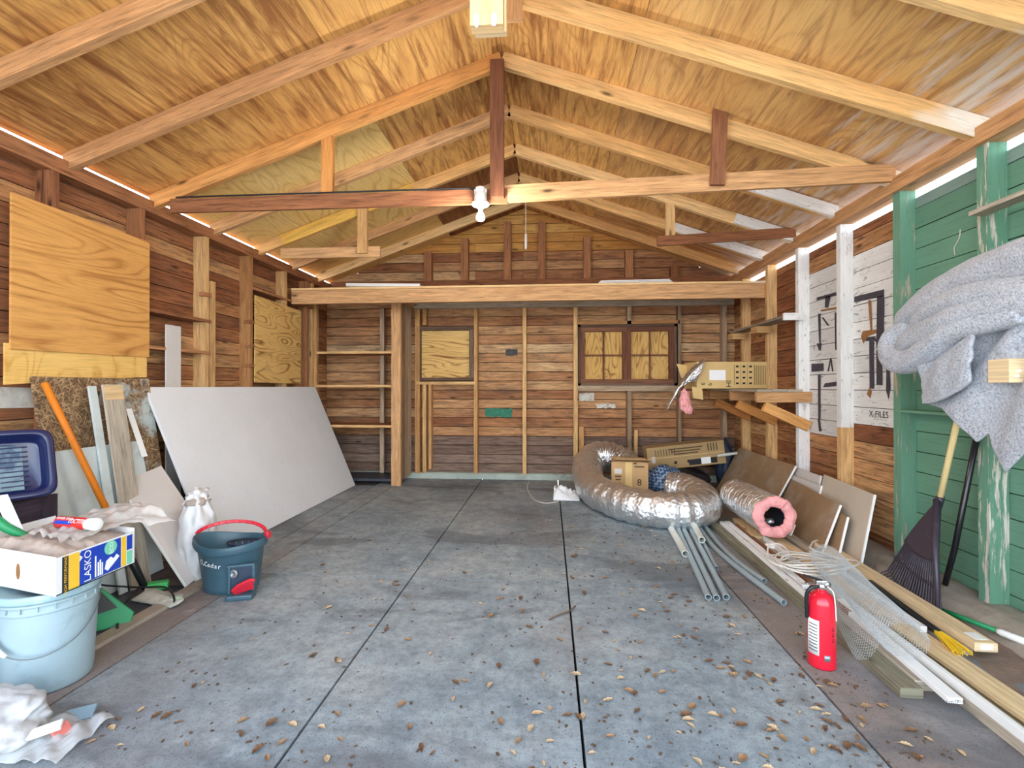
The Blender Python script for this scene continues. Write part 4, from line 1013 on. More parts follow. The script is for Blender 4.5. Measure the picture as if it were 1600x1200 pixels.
def ring(u, v):
    a = 2*math.pi*v; c_ = P2[-1]; s1 = ax.cross(V((0, 0, 1))).normalized(); s2 = s1.cross(ax)
    k = [(.128, -.03), (.146, .0), (.14, .018), (.115, .03), (.088, .026), (.07, .005), (.066, -.05), (.064, -.3)]
    i = u*(len(k)-1); j = min(int(i), len(k)-2); f = i-j; q = k[j][0]*(1-f)+k[j+1][0]*f; d = k[j][1]*(1-f)+k[j+1][1]*f
    w = 1+.10*noise.noise(V((math.cos(a)*2.2, math.sin(a)*2.2, u*3)))+.05*noise.noise(V((math.cos(a)*6, math.sin(a)*6, u*5)))
    return c_ + (s1*math.cos(a)+s2*math.sin(a))*q*w + ax*(d+.012*noise.noise(V((math.cos(a)*4, math.sin(a)*4, 9))))
MB().grid(lambda u, v: ring(u*.74, v), 24, 72, wrap=True).build('insulation', M['pink'], small, smooth=True)
MB().grid(lambda u, v: ring(.74+.26*u, v), 12, 40, wrap=True).build('inner_liner', M['bagblack'], small, smooth=True)
MB().blob(P2[-1]+ax*.0+V((-.01, .05, -.045)), (.03, .03, .022), .3, 3, 3, 7).build('liner_fold', M['foil'], small, smooth=True)
MB().blob((1.53, 4.22, .26), (.06, .045, .075), .35, 3, 4, 5).build('gathered_end', M['foil'], small, smooth=True)

# ------------------------------------------------------------------ cartons at the back
def cbox(name, c, ax, ay, az, m, label, wall=.005, open_top=False):
    c, ax, ay, az = V(c), V(ax), V(ay), V(az)
    o = thing(name, c-az/2, label, 'box')
    if open_top:
        for s in (-1, 1):
            MB().obb(c+ax*.5*s, ax.normalized()*wall, ay, az).build('side', m, o); MB().obb(c+ay*.5*s, ax, ay.normalized()*wall, az).build('side', m, o)
        MB().obb(c-az*.5, ax, ay, az.normalized()*wall).build('base', m, o)
    else: MB().obb(c, ax, ay, az).build('body', m, o, mods=[bevel(.006)])
    return o
X_, Y_, Z_ = V((1, 0, 0)), V((0, 1, 0)), V((0, 0, 1))
o = cbox('cardboard_box', (.80, 4.93, .205), (.34, -.05, 0), (.04, .30, 0), (0, 0, .40), M['cardboard'], 'small brown cardboard box marked 8 inside the coiled duct', open_top=True)
r_ = V((.34, -.05, 0)).normalized(); f = V((-.13, -1, 0)).normalized()
fc = V((.80, 4.93, .265)) - V((.04, .30, 0))/2 + f*.004
MB().obb(fc+r_*-.01+f*.001-Z_*.06, r_*.065, Z_*.40, f*.001).build('tape', M['cardyellow'], o)
lettering('print', '8', fc+r_*.09+Z_*-.05+f*.001, r_, Z_, .06, M['ink'], o)
for dx, dz, w in ((-.11, 0, .06), (-.11, -.03, .05), (.09, .10, .09), (.05, .13, .03)): MB().obb(fc+r_*dx+Z_*dz+f*.001, r_*w, Z_*.014, f*.001).build('print_line', M['inkbrown'], o)
MB().obb(fc+r_*-.11+Z_*.05+f*.001, r_*.07, Z_*.05, f*.001).build('label', M['drypaper'], o)
MB().obb(fc+r_*.02+Z_*-.155+f*.001, r_*.09, Z_*.035, f*.001).build('label', M['lgreen'], o)
MB().obb(V((.80, 4.77, .425)), r_*.33, V((.01, -.10, .03)), Z_*.005).build('flap', M['cardboard'], o)
MB().obb(V((.80, 5.13, .402)), r_*.33, V((0, .12, -.01)), Z_*.005).build('flap', M['cardboard'], o)

o = cbox('long_carton', (1.48, 5.50, .39), (.82, 0, .10), (-.0, .24, .0), (-.030, 0, .25), M['cardbrown'], 'long brown printed carton tilted on the black bag at the back wall')
r_ = V((.82, 0, .10)).normalized(); u_ = V((-.03, 0, .25)).normalized(); f = V((0, -1, 0)); fc = V((1.48, 5.38, .39))+f*.0005
for k in range(3): MB().obb(fc+r_*(-.0)+u_*(.085-.028*k)+f*.001, r_*(.36-.05*k), u_*.014, f*.001).build('print_line', M['inkbrown'], o)
for k in range(8): MB().obb(fc+r_*(-.32+.018*k*1.6)+u_*.06+f*.001, r_*.008, u_*.07, f*.001).build('print_bar', M['inkbrown'], o)
for k in range(4): MB().obb(fc+r_*(.24+.03*k)+u_*.07+f*.001, r_*.012, u_*.08, f*.001).build('print_bar', M['inkbrown'], o)
MB().obb(fc+u_*.005+f*.002, r_*.80, u_*.006, f*.002).build('seam', M['cardyellow'], o)
MB().obb(fc+r_*.17+u_*-.075+f*.002, r_*.30, u_*.06, f*.004).build('black_strip', M['bagblack'], o, mods=[bevel(.02)])
MB().obb(fc+r_*.20+u_*-.07+f*.006, r_*.10, u_*.07, f*.002).build('label', M['lwhite'], o)
for x in (-.12, .02): MB().obb(fc+r_*x+u_*-.06+f*.001, r_*.03, u_*.03, f*.001).build('print_mark', M['ink'], o)
MB().obb(fc+r_*-.35+u_*-.01+f*.001, r_*.04, u_*.07, f*.001).build('label', M['drypaper'], o)
tag(MB().blob((1.42, 5.46, .12), (.34, .22, .135), .12, 2, 4, 3, flat=-.118).build('black_bag', M['bagblack'], smooth=True), 'lumpy black bag on the floor under the long carton', 'bag')
tag(MB().blob((1.99, 5.70, .27), (.10, .11, .27), .18, 2, 4, 8, flat=-.268).build('blue_tarp', M['tarpblue'], smooth=True), 'dark blue tarp bundle tucked behind the long carton by the right wall', 'tarp')
tag(MB().tube([(1.79, 5.33, .40), (1.98, 5.28, .44)], .016, 10).build('white_pipe', M['pvcwhite'], smooth=True), 'short white pipe poking out right of the long carton', 'pipe')
tag(MB().blob((1.18, 5.06, .17), (.19, .16, .165), .14, 2.2, 4, 6, flat=-.167).build('bubble_wrap', M['bluemesh'], smooth=True), 'blue bubble wrap bundle inside the coiled duct', 'wrap')

# ------------------------------------------------------------------ shelf on the right wall
def wall_shelf():
    o = thing('wall_shelf', (2.0, 4.95, 1.0), 'rough timber shelf on diagonal braces along the right wall', 'shelf')
    for y in (4.30, 4.895, 5.51): 
        MB().box(1.765, 2.215, y-.02, y+.02, 1.005, 1.095).build('arm', M['rafterold'], o)
        MB().beam((1.83, y+.0, 1.0-.03), (2.20, y, .80), (0, 0, 1), .04, .085).build('brace', M['orangewood'], o)
    for k in range(3): MB().box(1.76+.125*k, 1.76+.125*(k+1)-.004, 4.26, 5.56, 1.096, 1.116).build('shelf_board', M['greylumber'], o)
wall_shelf()
o = cbox('carton', (1.77, 5.06, 1.117+.135), (.69, .06, .0), (-.03, .34, 0), (0, 0, .265), M['cardyellow'], 'yellow-tan printed carton on the rough timber shelf')
r_ = V((.69, .06, 0)).normalized(); f = V((.087, -1, 0)).normalized(); fc = V((1.77, 5.06, 1.252)) - V((-.03, .34, 0))/2 + f*.002
o_ = o
MB().obb(fc+r_*-.145+Z_*.0+f*.001, r_*.16, Z_*.10, f*.001).build('label', M['lwhite'], o)
lettering('print', 'HI', fc+r_*-.035+Z_*-.085+f*.0015, Z_, -r_, .05, M['ink'], o)
lettering('print', '6', fc+r_*-.29+Z_*-.085+f*.001, Z_, -r_, .04, M['ink'], o); lettering('print', '6', fc+r_*-.22+Z_*-.09+f*.001, Z_, -r_, .04, M['ink'], o)
for i in range(3):
    for j in range(4): MB().obb(fc+r_*(.05+.065*i)+Z_*(.085-.055*j)+f*.001, r_*.026, Z_*.018, f*.001).build('print_mark', M['ink'], o)
for i in range(7): MB().obb(fc+r_*(.225+.017*i)+f*.001, r_*.005, Z_*.19, f*.001).build('print_line', M['inkbrown'], o)
for i in range(4): MB().obb(fc+r_*(.02+.065*i)+f*.0005, r_*.003, Z_*.2, f*.001).build('print_line', M['inkbrown'], o)
MB().obb(V((1.40, 5.12, 1.29)), (.13, .02, -.02), (-.05, .0, .15), (0, .005, 0)).build('flap', M['cardyellow'], o)
MB().obb(V((1.44, 4.84, 1.075)), (.10, .01, -.02), (.01, .0, -.11), (0, .005, 0)).build('flap', M['cardyellow'], o)
s = thing('foil_scrap', (1.33, 4.8, 1.0), 'torn foil duct scrap with pink insulation spilling from the yellow-tan carton', 'scrap')
def scrap(u, v):
    x = 1.46-.30*u; z = 1.30-.10*u-.26*u*u
    a = 2*math.pi*v; w = .095*(1-.72*u)*(1+.5*noise.noise(V((u*3, math.cos(a)*2, math.sin(a)*2))))
    return (x+.4*w*math.sin(a), 4.86+w*math.cos(a), z+w*math.sin(a)+.02*noise.noise(V((u*9, v*9, 0))))
MB().grid(scrap, 30, 36, wrap=True).build('foil', M['foil'], s, smooth=True, mods=[solid(.002)])
MB().blob((1.30, 4.77, 1.0), (.05, .035, .10), .4, 2.2, 4, 2).build('pink_insulation', M['pink'], s, smooth=True)
MB().blob((1.34, 4.77, .92), (.03, .03, .05), .4, 2.5, 3, 6).build('pink_insulation', M['pink'], s, smooth=True)
o = thing('plank_shelf', (2.05, 4.85, 1.7), 'narrow grey plank shelf above the timber shelf on the right wall', 'shelf')
MB().box(1.985, 2.128, 4.26, 5.5, 1.725, 1.745).build('plank', M['greylumber'], o)
for y in (4.91, 5.53): MB().box(2.0, 2.129, y-.07, y+.07, 1.66, 1.724).build('support_block', M['stud'], o)
MB().box(1.97, 2.128, 4.235, 4.259, 1.70, 1.76).build('end_cap', M['whitestud'], o)

# ------------------------------------------------------------------ drywall leaning on the right wall
def drywall(near, far, up, m, label, z0=.004):
    near, far, up = V((*near, z0)), V((*far, z0)), V(up); a = near-far; n = a.cross(up).normalized()*.0127; n = n if n.x > 0 else -n
    t = thing('drywall_sheet', (near+far)/2, label, 'drywall'); near, far = near+V((0, 0, max(0, -n.z))), far+V((0, 0, max(0, -n.z)))
    MB().obb((near+far)/2+up/2+n/2, -a, up, n).build('face_paper', m, t, mods=[bevel(.001)])
    MB().obb(near+a.normalized()*.004+up/2+n/2, a.normalized()*.008, up, n*1.02).build('gypsum_edge', M['gypsum'], t); return t
drywall((1.87, 3.10), (1.95, 3.80), (.155, .10, .458), M['drybeige'], 'large beige drywall sheet leaning nearest the green wall')
drywall((2.015, 3.95), (2.02, 4.62), (.09, 0, .440), M['drypaper'], 'pale grey drywall sheet peeking out highest behind the long brown one')
drywall((1.965, 3.86), (1.975, 4.60), (.095, 0, .380), M['drypaper'], 'pale grey drywall sheet in the middle of the leaning stack')
drywall((1.835, 4.28), (1.835, 5.50), (.245, 0, .460), M['drybrown'], 'long brown drywall sheet leaning behind the short duct')
drywall((1.815, 3.235), (1.885, 3.80), (.105, .06, .290), M['drybrown'], 'short dark brown drywall piece just in front of the large beige sheet')
drywall((1.765, 3.33), (1.895, 4.27), (.165, .06, .345), M['drybrown'], 'brown drywall sheet leaning behind the white cable coil')
tag(slab('drywall_offcut', lean(1.765, 1.80, .12, 3.72, 3.86, .0127, .03), M['gypsum']), 'small white drywall offcut right of the pink duct end', 'drywall')

# ------------------------------------------------------------------ pipes
def pipe(name, pts, r, m, label, group=None):
    b = MB(); P = smoothpath(pts, 8) if len(pts) > 2 else [V(p) for p in pts]
    b.tube(P, r, 18, cap=False); d = (P[-1]-P[-2]).normalized()
    b.tube([P[-1]-d*.0001, P[-1]], [r, r*.78], 18, cap=False); b.tube([P[-1], P[-1]-d*.25], r*.78, 18, cap=False)
    b.face(list(range(18)))
    o = b.build(name, m, smooth=True); return tag(o, label, 'pipe', group)
pipe('conduit', [(1.03, 4.05, .0185), (.845, 2.655, .0185)], .0175, M['pvcgrey'], 'grey conduit pipe, left of the three whose open ends lie together')
pipe('conduit', [(1.075, 4.05, .0185), (.885, 2.65, .0185)], .0175, M['pvcgrey'], 'grey conduit pipe, middle of the three whose open ends lie together')
pipe('conduit', [(1.13, 4.05, .0185), (.94, 2.665, .0185)], .0175, M['pvcgrey'], 'grey conduit pipe, right of the three whose open ends lie together')
pipe('white_pipe', [(.96, 3.95, .026), (.905, 3.31, .026)], .024, M['pvcwhite'], 'thick white pipe ending just left of the grey conduits')
pipe('white_pipe', [(1.15, 4.05, .06), (1.07, 3.50, .062)], .023, M['pvcwhite'], 'white pipe resting across the grey conduits with a round open end')
pipe('conduit', [(1.17, 4.0, .014), (1.035, 3.10, .014)], .012, M['pvcgrey'], 'thin short grey pipe between the conduits and the white pipe')
pipe('conduit', [(1.20, 4.05, .0185), (1.15, 3.55, .0185), (1.16, 3.15, .0185), (1.215, 2.62, .0185)], .0165, M['pvcgrey'], 'long bowed grey conduit running beside the lumber')
pipe('conduit', [(1.25, 4.05, .0185), (1.205, 3.55, .0185), (1.20, 3.2, .0185), (1.235, 2.9, .0185)], .0165, M['pvcgrey'], 'grey conduit lying tight against the left lumber board')

# ------------------------------------------------------------------ lumber along the right side
def board(p0, p1, w, h, m, label, name='lumber_board', r=None):
    o = MB().beam(p0, p1, (0, 0, 1), w, h, r).build(name, m, mods=[bevel(.002)]); return tag(o, label, 'lumber')
board((1.335, 4.05, .02), (1.32, 1.88, .02), .08, .038, M['mosslumber'], 'mossy weathered board nearest the floor, left edge of the lumber pile')
board((1.43, 4.1, .02), (1.40, 1.93, .02), .07, .038, M['greylumber'], 'grey board under the wire mesh roll')
board((1.53, 4.1, .02), (1.49, 1.2, .02), .075, .038, M['greylumber'], 'long grey board in the middle of the lumber pile')
o = board((1.535, 3.6, .0575), (1.455, 1.25, .0575), .02, .035, M['plwhite'], 'long white trim board running to the near right corner', 'trim_board')
o = board((1.47, 2.6, .049), (1.405, 1.80, .049), .05, .02, M['lwhite'], 'white labelled trim piece ending in front of the wire mesh roll', 'trim_board')
lettering('print', 'EverTRUE', (1.405, 1.7975, .049), (1, .05, 0), (0, 0, 1), .0105, M['lblack'], o, th=.001)
board((1.64, 4.1, .022), (1.615, 1.25, .022), .11, .04, M['lumber'], 'wide pale plank running to the near right corner')
board((1.60, 3.9, .051), (1.56, 1.25, .051), .05, .018, M['lumber'], 'slim pale strip on top of the wide plank')
board((1.77, 4.0, .022), (1.745, 2.2, .022), .085, .04, M['greylumber'], 'grey board beneath the pale two by four')
o = board((1.845, 3.45, .062), (1.80, 2.15, .062), .088, .038, M['lumber'], 'pale two by four with a white tag at its near end', r=.9)
MB().obb((1.80, 2.149, .064), (.05, 0, 0), (0, .002, 0), (0, 0, .022)).build('tag', M['lwhite'], o)
MB().obb((1.805, 2.205, .0818), (.05, .0, 0), (0, .06, 0), (0, 0, .001)).build('tag', M['lwhite'], o)
board((1.70, 3.3, .0565), (1.665, 2.3, .0565), .03, .028, M['whitestud'], 'white painted strip beside the black brush handle', 'trim_board')
board((1.42, 4.0, .052), (1.39, 2.75, .052), .04, .024, M['whitestud'], 'white chipped trim lying on the pile near the cable coil', 'trim_board')
board((1.47, 3.95, .050), (1.44, 2.45, .050), .022, .02, M['redwood'], 'thin reddish stick lying between white trims on the pile')
board((1.375, 4.0, .05), (1.335, 2.5, .05), .025, .022, M['whitestud'], 'white chipped trim along the mossy board', 'trim_board')
board((1.54, 4.1, .051), (1.50, 3.62, .051), .085, .022, M['lumber'], 'short pale offcut on the pile in front of the pink duct end', 'lumber_offcut')
board((1.485, 3.46, .052), (1.56, 3.40, .052), .045, .024, M['gypsum'], 'small white block below the pink duct end', 'block')

def coil():
    P = []
    for k in range(150):
        t = k/149; a = t*2*math.pi*5.2; w = 1-.22*math.sin(t*9); 
        P.append(V((1.53+(.20*w)*math.cos(a)+.03*math.sin(t*13), 2.96+(.115*w)*math.sin(a)+.03*math.cos(t*11), .085+.05*t+.012*math.sin(a*2+t*5))))
    P += [V((1.60, 3.12, .15)), V((1.66, 3.2, .16)), V((1.70, 3.22, .165))]
    a = smoothpath([(1.36, 3.14, .085), (1.40, 3.22, .12), (1.46, 3.2, .14), (1.46, 3.08, .12), (1.40, 3.03, .10), (1.36, 3.10, .09)], 6)
    o = thing('cable_coil', (1.54, 3.03, .07), 'loose coil of white cable lying on the lumber pile', 'cable')
    MB().tube(P, .0052, 8).build('cable', M['cable'], o, smooth=True); MB().tube(a, .0052, 8).build('loop', M['cable'], o, smooth=True)
coil()

# ------------------------------------------------------------------ wire mesh roll
def mesh_roll():
    o = thing('wire_mesh_roll', (1.43, 2.3, .06), 'loose roll of galvanised wire mesh lying on the lumber', 'mesh')
    def net(fn, nu, nv, name):
        b = MB(); 
        for i in range(nu+1):
            for j in range(nv+1): b.v.append(V(fn(i/nu, (j+.5*(i % 2))/nv)))
        w = nv+1
        for i in range(nu-1):
            for j in range(nv):
                if i % 2 == 0: q = [i*w+j, (i+1)*w+j, (i+2)*w+j, (i+1)*w+j-1] if j > 0 else None
                else: q = [i*w+j, (i+1)*w+j+1, (i+2)*w+j, (i+1)*w+j] if i+2 <= nu else None
                if q: b.face(q)
        def wf(ob):
            d = ob.modifiers.new('wires', 'WIREFRAME'); d.thickness = .0014; d.use_replace = True; d.use_even_offset = False
        return b.build(name, M['mesh'], o, mods=[wf])
    A, B_ = V((1.58, 2.90, .165)), V((1.375, 1.99, .155)); d = (B_-A); t = d.normalized(); s1 = t.cross(V((0, 0, 1))).normalized(); s2 = s1.cross(t)
    def roll(u, v):
        a = 2*math.pi*v*1.15+.6; r_ = .075+.010*v+.012*noise.noise(V((u*3, math.cos(a), math.sin(a))))
        p = A+d*u + s1*math.cos(a)*r_ + s2*math.sin(a)*r_*.9; p.z = max(p.z, .078); return p
    net(roll, 96, 28, 'roll')
    def skirt(u, v):
        p = A+d*(.1+.88*u); x = p.x-.06-.13*v*(.4+.6*u); 
        return (x, p.y-.02*v, max(.075, .16-.12*v*1.1+.012*noise.noise(V((u*5, v*3, 0)))))
    net(skirt, 84, 10, 'loose_flap')
mesh_roll()

# ------------------------------------------------------------------ fire extinguisher
def extinguisher():
    cx, cy = 1.115, 2.085
    o = thing('fire_extinguisher', (cx, cy, 0), 'red fire extinguisher standing on the floor beside the lumber', 'extinguisher')
    MB().lathe([(.001, .004), (.046, .004), (.050, 0), (.052, .006), (.051, .014), (.051, .255), (.048, .272), (.038, .288), (.024, .297), (.018, .30), (.017, .31), (.001, .311)], (cx, cy, 0), 48).build('cylinder', M['extred'], o, smooth=True)
    MB().lathe([(.001, .309), (.016, .309), (.019, .314), (.019, .328), (.014, .334), (.012, .345), (.001, .346)], (cx, cy, 0), 24).build('valve', M['chrome'], o, smooth=True)
    MB().obb((cx-.004, cy-.005, .338), (.045, 0, 0), (0, .022, 0), (0, 0, .02)).build('valve_body', M['chrome'], o, mods=[bevel(.004)])
    MB().beam((cx+.01, cy, .342), (cx-.075, cy-.015, .368), (0, 0, 1), .018, .007).build('lever', M['black'], o, mods=[bevel(.002)])
    MB().beam((cx+.0, cy, .327), (cx-.07, cy-.015, .337), (0, 0, 1), .018, .006).build('carry_handle', M['chrome'], o, mods=[bevel(.002)])
    MB().tube(smoothpath([(cx-.02, cy-.01, .325), (cx-.05, cy-.012, .315), (cx-.062, cy-.005, .28), (cx-.058, cy, .22), (cx-.055, cy+.005, .19)], 8), .0075, 12).build('hose', M['black'], o, smooth=True)
    MB().tube(smoothpath([(cx+.004, cy-.02, .332), (cx+.02, cy-.045, .315), (cx+.026, cy-.0485, .27), (cx+.031, cy-.047, .20)], 8), .0022, 8).build('tag_strap', M['plwhite'], o, smooth=True)
    MB().lathe([(.001, 0), (.011, 0), (.012, .003), (.011, .008), (.001, .008)], (cx+.012, cy-.02, .335), 20, axis=(.1, -1, 0)).build('gauge', M['chrome'], o, smooth=True)
    def arc(a0, a1, z0, z1, name, m, rr_=.0518, par=None):
        return MB().grid(lambda u, v: (cx+rr_*math.cos(rad(a0+(a1-a0)*u)), cy+rr_*math.sin(rad(a0+(a1-a0)*u)), z0+(z1-z0)*v), 16, 1).build(name, m, par or o, smooth=True, mods=[solid(.0008)])
    lb = arc(175, 232, .055, .195, 'label', M['lwhite'])
    for k in range(9): arc(186, 226, .07+.013*k, .074+.013*k, 'label_line', M['wire'], .0526, lb)
    arc(252, 276, .038, .062, 'emblem', M['greycan']); 
    for k in range(3): arc(284, 297, .115+.022*k, .13+.022*k, 'faded_print', plain('dark_red_print', srgb(190, 20, 44), .4), .0521)
extinguisher()

# ------------------------------------------------------------------ rake, poles, brush
def rake():
    o = thing('leaf_rake', (1.9, 2.75, .03), 'dark plastic leaf rake with a pale wooden handle leaning on the green wall', 'rake')
    A = V((2.035, 2.70, .545)); top = V((2.09, 2.57, 1.28)); L_, R_ = V((1.955, 2.97, .075)), V((1.865, 2.47, .06))
    ax_ = (A-top).normalized()
    MB().tube([top, A], .0145, 16).build('handle', M['palepole'], o, smooth=True)
    MB().tube([A-ax_*.02, A+ax_*.0, A+ax_*.10], [.019, .02, .013], 14).build('socket', M['darkpurple'], o, smooth=True)
    n = (L_-A).cross(R_-A).normalized(); n = n if n.x < 0 else -n
    N = 22
    for k in range(N):
        t = k/(N-1); e = L_.lerp(R_, t); s = A+ax_*.03 + (L_-R_).normalized()*(.012-.024*t)
        e = e + (e-A).normalized()*(.05*math.sin(math.pi*t))
        tip = e + n*.05+V((0, 0, -.045)); tip.z = max(tip.z, .030 if t < .75 else .012)
        MB().tube([s, s.lerp(e, .5)+n*.012, e, e.lerp(tip, .5)+n*.004, tip], [.005, .0055, .005, .0045, .003], 8).build('tine', M['darkpurple'], o, smooth=True)
    def web(u, v):
        t = v; e = L_.lerp(R_, t); p = A.lerp(e, .05+.52*u + .06*math.sin(math.pi*t)*u); return p + n*(.010+.012*math.sin(math.pi*u*.6))
    MB().grid(web, 14, 22).build('web', M['darkpurple'], o, smooth=True, mods=[solid(.004)])
    for q in (.58, .80):
        MB().tube([A.lerp(L_.lerp(R_, t/10), q+.03*math.sin(math.pi*t/10))+n*.014 for t in range(11)], .005, 8).build('cross_rib', M['darkpurple'], o, smooth=True)
    MB().tube([A+ax_*.0+n*.01, A.lerp(R_, .5)+n*.02, R_+n*.01], [.018, .014, .008], 10).build('edge_rib', M['darkpurple'], o, smooth=True)
rake()
tag(MB().tube([(2.12, 2.52, 1.15), (2.075, 2.66, .30), (2.06, 2.70, .105)], .0135, 16).build('black_pole', plain('glossy_black_tube', srgb(36, 36, 40), .2, .3), smooth=True), 'glossy black pole leaning on the wall behind the leaf rake', 'pole')
o = thing('garden_pole', (1.97, 2.38, .0), 'green pole with a white grip lying at the foot of the green wall', 'pole')
MB().tube([(1.905, 2.56, .045), (1.985, 2.31, .055)], .011, 14).build('shaft', M['green'], o, smooth=True)
MB().tube([(1.983, 2.315, .055), (1.988, 2.30, .055), (2.02, 2.20, .057), (2.022, 2.195, .057)], [.012, .0155, .0155, .011], 14).build('grip', M['plwhite'], o, smooth=True)
def brush():
    o = thing('hand_brush', (1.70, 2.3, .05), 'black-handled brush with yellow bristles lying among the lumber', 'brush')
    MB().beam((1.745, 2.80, .075), (1.705, 2.27, .06), (0, 0, 1), .03, .018).build('handle', M['black'], o, mods=[bevel(.005)])
    for k in range(34):
        a, b_ = R.uniform(-1, 1), R.uniform(-1, 1)
        MB().tube([(1.704+.013*a, 2.275, .06+.006*b_), (1.695+.026*a, 2.20, .055+.01*b_), (1.685+.042*a, 2.125+R.uniform(-.01, .01), .045+.014*b_)], .0022, 6).build('bristle', M['bristle'], o)
brush()

# ------------------------------------------------------------------ felt blanket on its bracket
def bracket():
    o = thing('wall_shelf', (2.0, 2.4, 1.15), 'wooden bracket shelf under the grey felt blanket on the green wall', 'shelf')
    for y, x0 in ((2.015, 1.735), (2.50, 1.86)): MB().box(x0, 2.215, y-.045, y+.045, 1.155, 1.246, r=.8).build('bracket_arm', M['lumber'], o, mods=[bevel(.002)])
    for k in range(4): MB().lathe([(.001, 0), (.0055, 0), (.0055, .002), (.001, .002)], (1.76+.008*(k % 2)+.085*(k // 2), 1.9695, 1.18+.02*k), 14, 1.7, 1, axis=(0, -1, 0)).build('knot_filler', M['plwhite'], o)
    for k in range(2): MB().box(1.87+.17*k, 1.87+.17*k+.166, 1.6, 2.62, 1.247, 1.266).build('shelf_board', M['lumber'], o)
    MB().box(2.2, 2.217, 1.6, 2.54, 1.1, 1.158).build('cleat', M['lumber'], o)
bracket()
def blanket():
    o = thing('felt_blanket', (1.9, 2.3, .8), 'bunched grey felt blanket heaped on the bracket shelf and hanging down', 'blanket')
    def fold(pts, rr, seed, seg=32, name='fold'):
        P = smoothpath(pts, 12); n = len(P); r_ = []
        for i in range(n):
            f = i/(n-1)*(len(rr)-1); j = min(int(f), len(rr)-2); r_.append(rr[j]+(rr[j+1]-rr[j])*(f-j))
        e = 6
        for i in range(e): r_[i] *= math.sqrt(1-((e-i)/(e+.4))**2)
        b = MB().tube(P, r_, seg, fn=lambda i, a: 1+.16*noise.noise(V((i*.09, math.cos(a)*1.3, math.sin(a)*1.3+seed)))+.06*noise.noise(V((i*.3, math.cos(a)*3, math.sin(a)*3+seed)))+.05*math.sin(2*a+i*.12+seed))
        return b.build(name, M['felt'], o, smooth=True, mods=[subsurf(1)])
    fold([(1.90, 2.74, 1.46), (1.88, 2.66, 1.50), (1.86, 2.48, 1.56), (1.86, 2.25, 1.60), (1.86, 2.0, 1.605), (1.86, 1.6, 1.60)], [.055, .07, .08, .095, .11, .12], 1, name='top_roll')
    fold([(1.83, 2.56, 1.43), (1.79, 2.40, 1.485), (1.77, 2.2, 1.505), (1.77, 1.9, 1.48), (1.77, 1.6, 1.47)], [.05, .06, .065, .075, .08], 5)
    fold([(1.87, 2.60, 1.44), (1.83, 2.71, 1.395), (1.80, 2.695, 1.31), (1.78, 2.56, 1.262), (1.755, 2.38, 1.31), (1.74, 2.2, 1.38), (1.75, 1.9, 1.42)], [.055, .06, .062, .06, .055, .05, .05], 9)
    fold([(1.81, 2.63, 1.345), (1.785, 2.52, 1.375), (1.765, 2.36, 1.40), (1.745, 2.15, 1.435), (1.75, 1.8, 1.44)], [.045, .055, .06, .06, .05], 21)
    fold([(1.95, 2.66, 1.39), (1.96, 2.45, 1.40), (1.98, 2.2, 1.42), (1.98, 1.7, 1.42)], [.09, .11, .125, .13], 13)
    hem = [(1.6, 1.05), (1.945, .92), (2.045, .805), (2.115, .89), (2.135, .95), (2.19, .905), (2.31, 1.01), (2.36, 1.04), (2.45, 1.055)]
    def hz(y):
        for (a, b_), (c_, d) in zip(hem, hem[1:]):
            if a <= y <= c_: return b_+(d-b_)*(y-a)/(c_-a)
        return hem[-1][1]
    def hang(u, v):
        y = 1.6+.85*v; z0, z1 = 1.43-.12*max(0, (y-2.2)/.25), hz(y); z = z0+(z1-z0)*u
        ang = math.atan2(y-1.78, 1.56-z); dist = math.hypot(y-1.78, 1.56-z)
        f = math.sin(ang*15+.8*noise.noise(V((y*3, z*3, 2))))
        f = math.copysign(abs(f)**.7, f)
        x = 1.765+.03*u + .030*f*max(0, 1-.75*u)*min(1, dist*2.2) + .014*noise.noise(V((y*5, z*5, 3)))
        if 1.12 < z < 1.275 and 1.93 < y < 2.10: x = max(x, 1.765)
        return (x, y, z)
    MB().grid(hang, 70, 120).build('hanging_drape', M['felt'], o, smooth=True, mods=[solid(.008)])
    def flap2(u, v):
        a, b_ = V((1.775, 2.455, 1.20)), V((1.715, 2.10, 1.36)); c_, d = V((1.775, 2.45, 1.06)), V((1.725, 2.13, 1.16))
        p = a.lerp(b_, v).lerp(c_.lerp(d, v), u); p.x += -.02*math.sin(math.pi*u)*math.sin(math.pi*v) + .010*noise.noise(V((u*4, v*4, 7)))
        p.y += .012*noise.noise(V((u*3, v*3, 1))); p.z -= .05*u*v*(1-v)*2; return p
    MB().grid(flap2, 28, 36).build('turned_flap', M['felt'], o, smooth=True, mods=[solid(.012)])
blanket()
# narrow shelves between the green studs
for z, lab in ((1.985, 'upper thin shelf board across the peeling green stud'), (1.735, 'lower thin shelf board just above the felt blanket')):
    tag(MB().box(2.05, 2.129, 1.5, 2.535, z-.011, z+.011).build('shelf_board', M['greylumber'], mods=[bevel(.002)]), lab, 'shelf')

